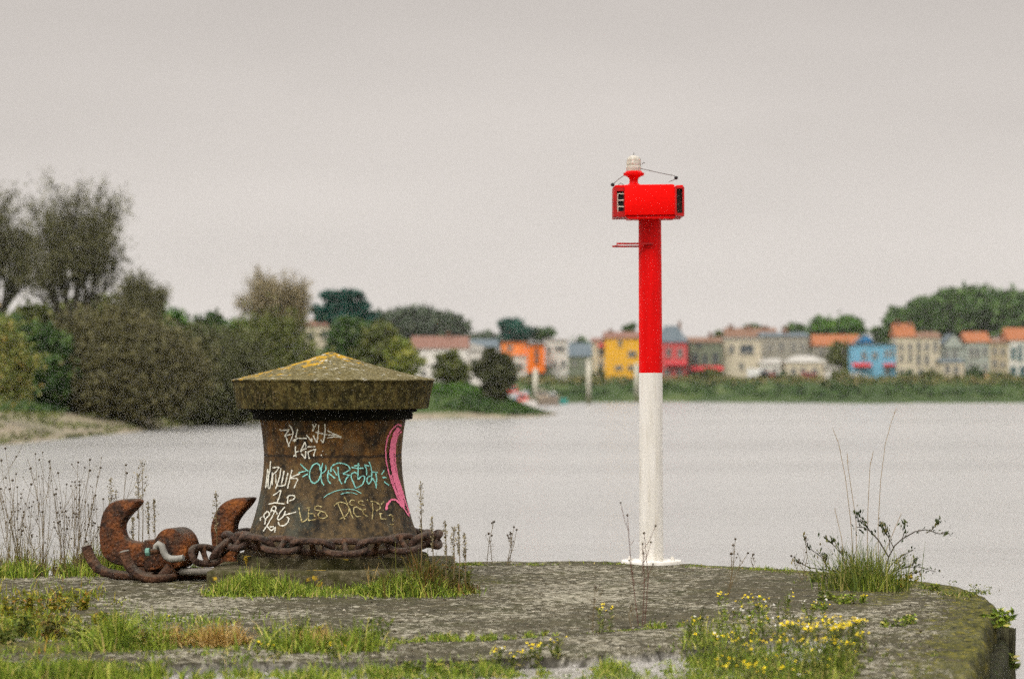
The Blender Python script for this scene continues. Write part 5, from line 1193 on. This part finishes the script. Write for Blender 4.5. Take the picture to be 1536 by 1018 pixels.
# stem plants
M_STEM = plain("brown_dry_stem", (.17, .125, .06), .8, .3, 20); M_STEMG = plain("olive_stem", (.10, .11, .03), .8, .3, 20)
M_HEAD = plain("dark_seed_head", (.09, .068, .045), .9, .4, 40); M_HEADP = plain("pale_seed_head", (.26, .22, .13), .9, .3, 60)
M_RSTEM = plain("reddish_stem", (.12, .05, .035), .8, .3, 20)
def carrot(px, py, tops, lab, D=None, sm=M_STEM, hm=M_HEAD, cat="weed", name="wild_carrot", group="dry seed-headed weeds", rs=.0024, hr=.0095):
    """dry umbellifer: a few stems with side branches, each ending in a seed head. tops in photo pixels"""
    g = G(px, py) if D is None else W(px, py, D)
    t = thing(name, g, lab, cat, group); m = MB(); hd = MB()
    for (tx, ty) in tops:
        e = W(tx, ty, g.y+random.uniform(-.06, .06)); b = g+Vector((random.uniform(-.03, .03), random.uniform(-.03, .03), -.01))
        mid = b.lerp(e, .5)+Vector((random.uniform(-.03, .03), 0, .02))
        m.tube([b, mid, e], [rs, rs*.8, rs*.55], 5)
        hd.ball(e, hr*random.uniform(.7, 1.2), 6, 4, (1, 1, .9))
        for _ in range(random.choice([1, 2, 2, 3])):
            s_ = b.lerp(e, random.uniform(.45, .85)); l_ = (e-b).length*random.uniform(.12, .3)
            q = s_+Vector((random.uniform(-.7, .7)*l_, random.uniform(-.3, .3)*l_, l_))
            m.tube([s_, s_.lerp(q, .5)+Vector((0, 0, -.1*l_)), q], [rs*.6, rs*.5, rs*.4], 4); hd.ball(q, hr*random.uniform(.4, .9), 6, 4)
        for _ in range(5):
            s_ = b.lerp(e, random.uniform(.1, .8)); q = s_+Vector((random.uniform(-.04, .04), 0, random.uniform(0, .04)))
            m.tube([s_, q], [rs*.5, rs*.3], 3)
    m.build("stems", sm, parent=t); hd.build("seed_heads", hm, parent=t, smooth=True); return t
LC = [((30, 860), [(8, 672), (19, 720), (47, 726), (26, 730), (5, 752)], "leftmost tall dry weed cluster at the photo's left edge"),
      ((62, 862), [(53, 680), (64, 678), (46, 702), (58, 714), (75, 690)], "tallest dry weed with paired dark seed heads on the left"),
      ((95, 861), [(74, 692), (87, 709), (100, 726), (84, 740)], "dry weed with bent stems right of the tallest one"),
      ((110, 862), [(117, 693), (135, 689), (119, 727), (135, 705)], "dry weed with heads spreading to the upper right"),
      ((118, 860), [(151, 701), (108, 722), (128, 752), (143, 742)], "dry weed whose pale head reaches furthest right"),
      ((14, 862), [(2, 690), (-12, 700), (38, 755)], "dry weed with a long arched stem leaving the frame"),
      ((140, 858), [(143, 743), (155, 748), (138, 762)], "low dry weed just left of the tall hook"),
      ((182, 856), [(189, 697), (190, 709)], "thin double-headed dry stem above the tall hook")]
for (b, tops, lab) in LC:
    extra = [(x+random.gauss(4, 14), max(700, y+random.uniform(18, 95))) for x, y in tops[:3] for _ in (0, 1)]
    carrot(b[0], b[1], tops+(extra if b[0] != 182 else []), lab)
def fuzz_spire(px, py, ty, lab, width=.028, frac=.45, D=None, hm=M_HEADP, lean=0, dens=110, name="seed_spire"):
    """upright stem whose upper part carries a plume of small seeds"""
    g = G(px, py) if D is None else W(px, py, D)
    e = W(px+lean, ty, g.y); t = thing(name, g, lab, "weed", "upright weed plumes"); m = MB()
    m.tube([g-Vector((0, 0, .01)), g.lerp(e, .5)+Vector((.008, 0, 0)), e], [.0045, .0035, .0015], 5); C = []
    for _ in range(dens):
        f_ = 1-frac*random.random()**1.2; c = g.lerp(e, f_); r = width*math.sin(math.pi*min(1, (1-f_)/frac*.9+.08))**.7
        C.append((c.x+random.gauss(0, r*.6), c.y+random.gauss(0, r*.6), c.z+random.uniform(-.01, .01)))
        if random.random() < .22: m.tube([c-Vector((0, 0, .02)), Vector(C[-1])], [.0012, .0008], 3)
    V, Fq = quads(np.array(C), .008, .7); m.build("stem", M_STEM, parent=t); npmesh("plume", V, Fq, hm, parent=t)
for a in [(166, 857, 716, "fuzzy seed plume just above the tall hook's shoulder", .022), (207, 857, 712, "dense dark fuzzy plume left of the tallest plume", .022), (213, 857, 689, "tallest fuzzy seed plume right of the tall hook", .036), (222, 857, 752, "thin low plume right of the tallest plume", .018), (231, 857, 749, "thin plume nearest the round cheek of the hook", .018), (324, 872, 738, "pale plume rising in front of the right-hand hook", .026), (199, 857, 776, "short plume in the opening of the tall hook", .02), (174, 857, 735, "short side plume beside the hook's shoulder", .016),
          (631, 888, 722, "pale feathery plume right of the bollard waist", .02), (668, 888, 782, "dark plume above the right end of the chain", .018), (680, 888, 790, "dark plume right of the chain end", .02), (688, 888, 786, "second dark plume right of the chain end", .016), (697, 888, 800, "outermost low plume right of the chain", .016), (648, 888, 776, "thin plume behind the last chain link", .012)]:
    fuzz_spire(*a)
# right hand small stalks along the edge
for (b, tops, lab, sm_) in [((962, 938), [(941, 772), (966, 799), (964, 815)], "tall reddish seed-headed stalk in front of the white post", M_RSTEM), ((1093, 895), [(1103, 808), (1097, 830), (1122, 829)], "seed-headed stalk midway between the post and the shrub", M_STEM), ((735, 846), [(741, 782), (733, 800)], "small twin stalk on the quay edge between bollard and post", M_STEM), ((765, 846), [(771, 790), (767, 800), (775, 794)], "small plumed stalk on the edge right of the twin stalk", M_STEM), ((1129, 852), [(1130, 831)], "tiny single seed head on the quay edge", M_STEM), ((1208, 870), [(1187, 833), (1208, 806), (1197, 842)], "low branched weed at the left foot of the shrub", M_STEM), ((893, 950), [(893, 880)], "short brown spike left of the small yellow ragwort", M_STEM), ((948, 945), [(949, 905)], "short brown spike right of the small yellow ragwort", M_STEM)]:
    carrot(b[0], b[1], tops, lab, sm=sm_, rs=.003, hr=.010, name="seed_stalk", group="seed stalks on the quay")

# shrub on the right with leafy branches
sx, sy = 1325, 868
g = G(sx, sy); D = g.y
shrub = thing("willow_shrub", g, "sprawling small-leaved shrub with arching branches on the right quay edge", "shrub")
br = [[(1325, 868), (1333, 835), (1342, 818), (1353, 808), (1372, 797), (1388, 794), (1396, 796), (1408, 800), (1425, 800)], [(1396, 796), (1404, 787), (1410, 780)], [(1333, 835), (1318, 810), (1305, 796), (1297, 791), (1285, 790)], [(1305, 796), (1298, 785), (1290, 778)], [(1290, 790), (1286, 772), (1292, 766)], [(1340, 820), (1330, 800), (1322, 785)], [(1335, 825), (1333, 800), (1327, 787)], [(1353, 808), (1358, 795), (1356, 784)], [(1325, 862), (1345, 838), (1370, 824)], [(1320, 868), (1350, 852), (1375, 849), (1404, 857)], [(1355, 852), (1370, 845), (1374, 836)], [(1325, 868), (1290, 862), (1245, 855), (1215, 851), (1192, 840)], [(1245, 855), (1232, 835), (1212, 820), (1209, 808)], [(1240, 854), (1238, 836), (1226, 826)], [(1270, 858), (1262, 830), (1248, 815), (1236, 804)], [(1262, 830), (1252, 812), (1249, 810)], [(1280, 860), (1275, 835), (1262, 822)], [(1238, 850), (1240, 832)], [(1350, 853), (1348, 843), (1343, 845)], [(1335, 866), (1360, 860), (1382, 856)]]
m = MB(); C = []; Dr = []
for ln in br:
    dz = random.uniform(-.12, .12)
    P = [W(x, y, D+dz*(i/len(ln))) for i, (x, y) in enumerate(ln)]
    m.tube(P, [.0065*(1-.7*i/len(P)) if len(ln) > 4 else .004*(1-.6*i/len(P)) for i in range(len(P))], 6)
    tot = len(P)-1
    for k in range(5+3*len(ln)):
        f_ = random.uniform(.35, 1.0)*tot; i = min(int(f_), tot-1); c = P[i].lerp(P[i+1], f_-i); C.append(tuple(c+Vector((random.gauss(0, .012), random.gauss(0, .012), random.gauss(0, .012))))); d_ = (P[i+1]-P[i]).normalized(); Dr.append((d_.x, d_.y, d_.z+.6))
    for k in range(6): C.append(tuple(P[-1]+Vector((random.gauss(0, .022), random.gauss(0, .02), random.gauss(0, .02))))); Dr.append((0, 0, .7))
m.build("branches", plain("grey_twig", (.07, .055, .04), .8, .3, 20), parent=shrub)
V, Fq = quads(np.array(C), .017, .42, orient=np.array(Dr)); npmesh("leaves", V, Fq, leafmat("shrub_leaves", [(0, (.018, .030, .012)), (.5, (.040, .058, .018)), (.8, (.09, .10, .03)), (1, (.20, .15, .05))]), parent=shrub)
# grass clump under it with long culms
c = G(1296, 884)
clump = thing("grass_clump", c, "tall olive grass clump with long thin flowering culms under the shrub", "grass tuft")
P = np.array([(c.x+random.gauss(0, .13), c.y+random.gauss(0, .14)+.1, -.01) for _ in range(820)]); a1 = blades(P, rng.uniform(.08, .36, len(P)), .0032, .6, .6, 4, False)
P = np.array([(c.x+random.gauss(-.02, .07), c.y+random.gauss(0, .1)+.1, -.01) for _ in range(34)]); a2 = blades(P, rng.uniform(.3, .5, len(P)), .0020, .3, .5, 4, False)
V, Fq = merge([a1, a2]); npmesh("blades", V, Fq, LG_O, parent=clump)
P = np.array([(c.x+.05+random.gauss(0, .08), c.y-.05+random.gauss(0, .06), -.01) for _ in range(420)]); V, Fq = blades(P, rng.uniform(.05, .16, len(P)), .0035, .6, .5, 3, False); npmesh("fresh_blades", V, Fq, LG_F, parent=clump)
m = MB(); M_CULM = plain("straw_culm", (.30, .22, .12), .8, .2, 20)
for ln in [[(1318, 870), (1317, 790), (1321, 720), (1328, 665), (1338, 630), (1345, 612)], [(1282, 868), (1276, 780), (1268, 715), (1258, 665), (1249, 642)], [(1285, 868), (1284, 780), (1272, 700), (1271, 680)], [(1300, 868), (1302, 760), (1305, 700), (1310, 676)], [(1270, 868), (1262, 805), (1252, 762)], [(1310, 868), (1335, 810), (1352, 770)]]:
    P = [W(x, y, D) for x, y in ln]; m.tube(P, [.0030*(1-.55*i/len(P)) for i in range(len(P))], 5)
    for k in range(14):
        f_ = 1-random.random()*.35; i = min(int(f_*(len(P)-1)), len(P)-2); q = P[i].lerp(P[i+1], f_*(len(P)-1)-i); m.tube([q, q+Vector((random.uniform(-.008, .008), 0, .014))], [.0012, .0006], 3)
m.build("culms", M_CULM, parent=clump)
P = [G(1210, 876), W(1235, 862, D-.5), W(1252, 852, D-.5)]; P[0].z += .01

# broad-leaf rosettes and small leafy plants
def leafy(name, px, py, nst, h, lab, mat, leaf=.02, spread=.06, D=None, z=0, group="low leafy weeds on the slab", cat="weed", dens=14, asp=.45, stem=M_STEMG):
    c = G(px, py, z) if D is None else W(px, py, D)
    c.z = gz(c.x, c.y) if (z == 0 and D is None) else c.z
    t = thing(name, c, lab, cat, group); m = MB(); C = []; Dr = []
    for _ in range(nst):
        b = c+Vector((random.gauss(0, spread*.6), random.gauss(0, spread*.8), -.005)); hh = h*random.uniform(.5, 1.05)
        e = b+Vector((random.gauss(0, hh*.22), random.gauss(0, hh*.22), hh))
        m.tube([b, b.lerp(e, .5)+Vector((random.gauss(0, .008), 0, 0)), e], [.0028, .0022, .0012], 4)
        for _ in range(dens): 
            f_ = random.uniform(.05, 1); q = b.lerp(e, f_); an = random.uniform(0, 6.28); r = leaf*.8; C.append((q.x+math.cos(an)*r, q.y+math.sin(an)*r, q.z+.3*r)); Dr.append((math.cos(an), math.sin(an), .4))
    m.build("stems", stem, parent=t); V, Fq = quads(np.array(C), leaf, asp, orient=np.array(Dr)); npmesh("leaves", V, Fq, mat, parent=t); return t
for a in [(12, 930, 12, .17, "yellowing leafy weed at the far left foreground", LG_Y), (48, 925, 14, .18, "tall yellowing weed cluster second from the left edge", LG_Y), (85, 918, 12, .15, "yellow orange leafy weed in the left foreground patch", LG_Y), (120, 915, 10, .12, "small yellow green weed at the right of the left patch", LG_Y), (30, 955, 12, .15, "dark green leafy weed in front of the yellowing weeds", LG_O), (75, 958, 12, .14, "olive leafy weed in front of the yellow orange weed", LG_R), (118, 960, 12, .12, "dark olive weed left of the straw tussocks", LG_O), (180, 945, 8, .06, "tiny yellow leaved weed behind the first tussock", LG_Y), (140, 965, 8, .08, "green low weed left of the first straw tussock", LG_F),
          (8, 965, 12, .12, "green leafy weed at the lowest left corner of the slab", LG_O), (150, 935, 8, .07, "low yellow weed beyond the left patch", LG_Y)]:
    leafy("leafy_weed", *a, leaf=.018)
for a in [(655, 884, 22, .25, "dense reddish weed mass at the right corner of the plinth", LG_R), (682, 886, 20, .24, "reddish green weed at the outer right of the plinth", LG_R), (630, 888, 12, .15, "olive weed before the right part of the plinth", LG_R), (700, 882, 8, .16, "thin weed just outside the plinth's right corner", LG_O), (298, 862, 12, .12, "dark grassy weed between hook and bollard plinth", LG_O), (548, 960, 8, .14, "upright thin green weed left of the small ragworts", LG_O), (572, 960, 8, .13, "second upright thin green weed left of the small ragworts", LG_O), (655, 998, 12, .10, "broad leaved green dock plant on the gravel edge", LG_F), (690, 1000, 14, .09, "low clover-like green weed right of the dock", LG_F), (620, 996, 10, .08, "small green rosette left of the dock", LG_F),
          (1340, 940, 8, .07, "dark green little plant on the right slab", LG_F), (1366, 936, 8, .07, "bright green little plant on the right slab, right of the dark one", LG_F), (1398, 884, 5, .05, "tiny green weed on the right rim", LG_F), (1412, 885, 5, .05, "tiny weed nearest the corner on the rim", LG_O), (1240, 900, 10, .06, "low green weeds left of the grass clump", LG_O), (1270, 905, 12, .07, "low bright green weeds in front of the grass clump", LG_F), (1350, 880, 10, .07, "yellow green weeds right of the grass clump", LG_Y), (1225, 872, 10, .07, "olive weeds on the rim left of the shrub", LG_O), (1365, 872, 8, .09, "olive yellow weeds at the shrub's right foot", LG_Y)]:
    leafy("leafy_weed", *a, leaf=.014, spread=.05)
leafy("fern", 1500, 940, 14, .12, "green fern growing out of the quay wall corner", LG_F, .03, .05, D=17.9, group="ferns on the quay wall", cat="fern", asp=.3)
leafy("fern", 1514, 1003, 10, .10, "small dark fern low on the quay wall at the corner", LG_O, .03, .04, D=17.6, group="ferns on the quay wall", cat="fern", asp=.3)

# ragwort
M_YF = leafmat("yellow_petals", [(0, (.70, .50, .008)), (.6, (.90, .68, .012)), (1, (.95, .78, .05))]); M_WF = leafmat("white_fluff_heads", [(0, (.45, .42, .34)), (1, (.78, .75, .68))])
GR = "yellow flowered ragworts"
def ragwort(px, py, h, lab, nst=5, nf=6, white=0, spread=.07, leaf=LG_O, flr=.0072):
    c = G(px, py); c.z = gz(c.x, c.y); t = thing("ragwort", c, lab, "flower", GR); m = MB(); C = []; Dr = []; FC = []; WC = []
    for _ in range(nst):
        b = c+Vector((random.gauss(0, spread*.5), random.gauss(0, spread*.8), -.005)); hh = h*random.uniform(.65, 1.05)
        e = b+Vector((random.gauss(0, hh*.2), random.gauss(0, hh*.15), hh)); m.tube([b, b.lerp(e, .5)+Vector((random.gauss(0, .01), 0, 0)), e], [.003, .0024, .0016], 4)
        for _ in range(22):
            f_ = random.uniform(.05, .95); q = b.lerp(e, f_); an = random.uniform(0, 6.28); C.append((q.x+math.cos(an)*.014, q.y+math.sin(an)*.014, q.z)); Dr.append((math.cos(an), math.sin(an), .7))
        for _ in range(max(1, int(nf*.62+random.random()*.7))):
            q = e+Vector((random.gauss(0, .022), random.gauss(0, .022), random.gauss(0, .009))); m.tube([e-Vector((0, 0, .035)), q], [.0012, .0009], 3)
            (WC if random.random() < white else FC).append(q)
    m.build("stems", M_STEMG, parent=t); V, Fq = quads(np.array(C), .017, .28, orient=np.array(Dr)); npmesh("leaves", V, Fq, leaf, parent=t)
    def heads(L_, mat, nm):
        if not L_: return
        mm = MB()
        for q in L_:
            r = flr*random.uniform(.7, 1.2); tilt = Vector((random.gauss(0, .3), random.gauss(-.35, .3), 1)).normalized(); a = tilt.orthogonal().normalized(); b_ = tilt.cross(a); k = 9
            vs = [q+tilt*.003]+[q+(a*math.cos(2*math.pi*i/k)+b_*math.sin(2*math.pi*i/k))*r*(1 if i % 2 else .82)+tilt*.001 for i in range(k)]+[q-tilt*.004]
            mm.add(vs, [(0, 1+i, 1+(i+1) % k) for i in range(k)]+[(k+1, 1+(i+1) % k, 1+i) for i in range(k)])
        mm.build(nm, mat, parent=t)
    heads(FC, M_YF, "flowers"); heads(WC, M_WF, "seed_fluff"); return t
RG = [(1090, 945, .24, "ragwort with a lone yellow top standing above the others at left", 3, 6, .0), (1060, 985, .20, "ragwort at the left front of the big flowering patch", 4, 6, .1), (1045, 955, .13, "small ragwort at the left tip of the patch", 4, 5, .1), (1120, 960, .20, "ragwort with white fluff in the patch, left of middle", 5, 5, .5), (1110, 990, .22, "ragwort in the patch's left front", 5, 4, .3), (1145, 955, .26, "tall ragwort in the rear of the patch", 5, 6, .3), (1165, 985, .26, "ragwort in the middle of the patch with pale fluff", 5, 5, .4), (1155, 1012, .30, "ragwort in the front middle of the patch", 5, 5, .1), (1190, 1000, .28, "yellow ragwort right of the patch's middle", 6, 8, .05), (1205, 975, .24, "ragwort behind the brightest flower heads", 5, 5, .3), (1222, 1006, .29, "ragwort with a broad bright yellow head", 6, 12, .0), (1245, 1004, .29, "brightest and densest yellow ragwort of the patch", 7, 14, .0), (1262, 985, .24, "bright ragwort at the right side of the patch", 6, 12, .02), (1280, 975, .18, "outermost right ragwort of the patch", 5, 6, .1), (1240, 960, .18, "ragwort with white fluff at the rear right of the patch", 5, 4, .6), (1180, 930, .18, "low ragwort at the very back of the patch", 4, 3, .5), (1215, 935, .18, "back right ragwort with a few fluffy heads", 4, 3, .6), (1100, 1028, .22, "ragwort cut by the lower frame edge, left", 5, 4, .0), (1135, 1034, .22, "ragwort cut by the lower frame edge, middle", 5, 5, .0), (1200, 1034, .22, "ragwort cut by the lower frame edge, right", 5, 2, .2), (1235, 1040, .20, "grassy ragwort at the lower right of the patch", 5, 2, .1),
      (908, 950, .17, "small ragwort with yellow top between slab joint and post", 3, 5, 0), (745, 988, .13, "small ragwort left in the centre foreground", 4, 3, .1), (775, 990, .12, "small ragwort in the middle of the centre foreground", 4, 3, .1), (805, 988, .15, "taller small ragwort of the centre foreground", 5, 4, .05), (830, 985, .12, "small ragwort right in the centre foreground", 4, 2, .2), (400, 985, .10, "tiny yellow flowered weed left of the brown tussock", 3, 3, 0), (455, 968, .12, "tiny flowered weed with white heads beside the brown tussock", 3, 3, .5), (247, 930, .06, "single tiny yellow flower behind the straw tussocks", 1, 2, 0), (502, 985, .08, "tiny yellow flowered weed below the brown tussock", 3, 3, .3), (1300, 905, .06, "tiny yellow flowers before the grass clump", 3, 3, 0), (1230, 915, .07, "tiny yellow flowers left of the grass clump", 3, 4, .1), (1270, 990, .06, "tiny yellow flowers on the bare slab right of the patch", 2, 2, 0)]
for (px, py, h, lab, ns_, nf_, wh) in RG: ragwort(px, py, h, lab, ns_, nf_, wh, leaf=LG_O if random.random() < .5 else LG_F)
s7 = scatter(3400, (1030, 1275), lambda x: 985+(x-1030)*.12, 20); s7 = s7[(s7[:, 0] < .15+2.0)]
s7b = scatter(1500, (1040, 1260), lambda x: 1020, 12)
grass("patch_grass", "green and olive grass between the flowering ragworts", [blades(s7, rng.uniform(.03, .12, len(s7)), .0026, .5), blades(s7b, rng.uniform(.06, .17, len(s7b)), .0026, .45)], LG_F)
grass("patch_olive_grass", "drier olive grass between the flowering ragworts", [blades(scatter(1800, (1030, 1270), lambda x: 985+(x-1030)*.12, 22), rng.uniform(.05, .17, 1800), .003, .5)], LG_O)

# small debris lying on the slab
PV = []; PF = []; o = 0
tet = np.array([(1, 0, 0), (-1, 0, 0), (0, 1, 0), (0, -1, 0), (0, 0, 1), (0, 0, -1)]); tf = np.array([(0, 2, 4), (2, 1, 4), (1, 3, 4), (3, 0, 4), (2, 0, 5), (1, 2, 5), (3, 1, 5), (0, 3, 5)])
cnt = 0
while cnt < 2600:
    x = random.uniform(-4, 2.7); y = 15+abs(random.gauss(0, 2.6)); px_ = 768+x/y*F; py_ = HZ+EYE*F/y
    if in_gravel(x, y) or py_ < interp(EDGEPX, px_)+4 or x > 2.2+.19*(y-14.1)-.2 or y > 21.5: continue
    r = random.uniform(.003, .010) if random.random() < .95 else random.uniform(.01, .02); A = tet*r*rng.uniform(.5, 1.3, (6, 1))*np.array([1, 1, .6]); an = random.uniform(0, 6.28)
    R_ = np.array([[math.cos(an), -math.sin(an), 0], [math.sin(an), math.cos(an), 0], [0, 0, 1]]); PV.append(A @ R_.T+np.array([x, y, .004])); PF.append(tf+o); o += 6; cnt += 1
tag(npmesh("slab_grit", np.concatenate(PV), np.concatenate(PF), leafmat("brown_and_grey_grit", [(0, (.035, .028, .014)), (.6, (.12, .10, .06)), (1, (.45, .41, .32))]), at=(0, 16, 0)), "loose grit and crumbs lying on the concrete slab", "grit", kind="stuff")
# pebbles (uncountable)
PV = []; PF = []; o = 0
tet = np.array([(1, 0, 0), (-1, 0, 0), (0, 1, 0), (0, -1, 0), (0, 0, 1), (0, 0, -1)]); tf = np.array([(0, 2, 4), (2, 1, 4), (1, 3, 4), (3, 0, 4), (2, 0, 5), (1, 2, 5), (3, 1, 5), (0, 3, 5)])
cnt = 0
while cnt < 3500:
    x = random.uniform(-3.6, 1.6); y = random.uniform(12.5, 16.0)
    if not in_gravel(x, y): continue
    r = random.uniform(.005, .014); A = tet*r*rng.uniform(.6, 1.2, (6, 1))*np.array([1, 1, .6]); an = random.uniform(0, 6.28)
    R = np.array([[math.cos(an), -math.sin(an), 0], [math.sin(an), math.cos(an), 0], [0, 0, 1]]); PV.append(A @ R.T+np.array([x, y, -.052])); PF.append(tf+o); o += 6; cnt += 1
tag(npmesh("gravel", np.concatenate(PV), np.concatenate(PF), leafmat("grey_pebbles", [(0, (.14, .13, .11)), (.5, (.34, .32, .29)), (1, (.60, .57, .52))]), at=(0, 14, 0)), "small grey stones scattered over the foreground gravel", "gravel", kind="stuff")

# ------------------------------------------------------------------ haze over the river
hz_ = MB().box((0, 640, 28), (2400, 1400, 66)).build("haze", bpy.data.materials.new("haze_air"), at=(0, 640, -5))
tag(hz_, "thin pale haze lying over the whole river and town", "haze", kind="stuff")
hm_ = hz_.data.materials[0]; hm_.use_nodes = True; ht = hm_.node_tree; ht.nodes.clear()
ho = ht.nodes.new("ShaderNodeOutputMaterial"); hv = ht.nodes.new("ShaderNodeVolumePrincipled")
hv.inputs["Color"].default_value = (.93, .92, .90, 1); hv.inputs["Density"].default_value = .00007; hv.inputs["Anisotropy"].default_value = .2
ht.links.new(hv.outputs[0], ho.inputs["Volume"])
scn.cycles.volume_bounces = 1
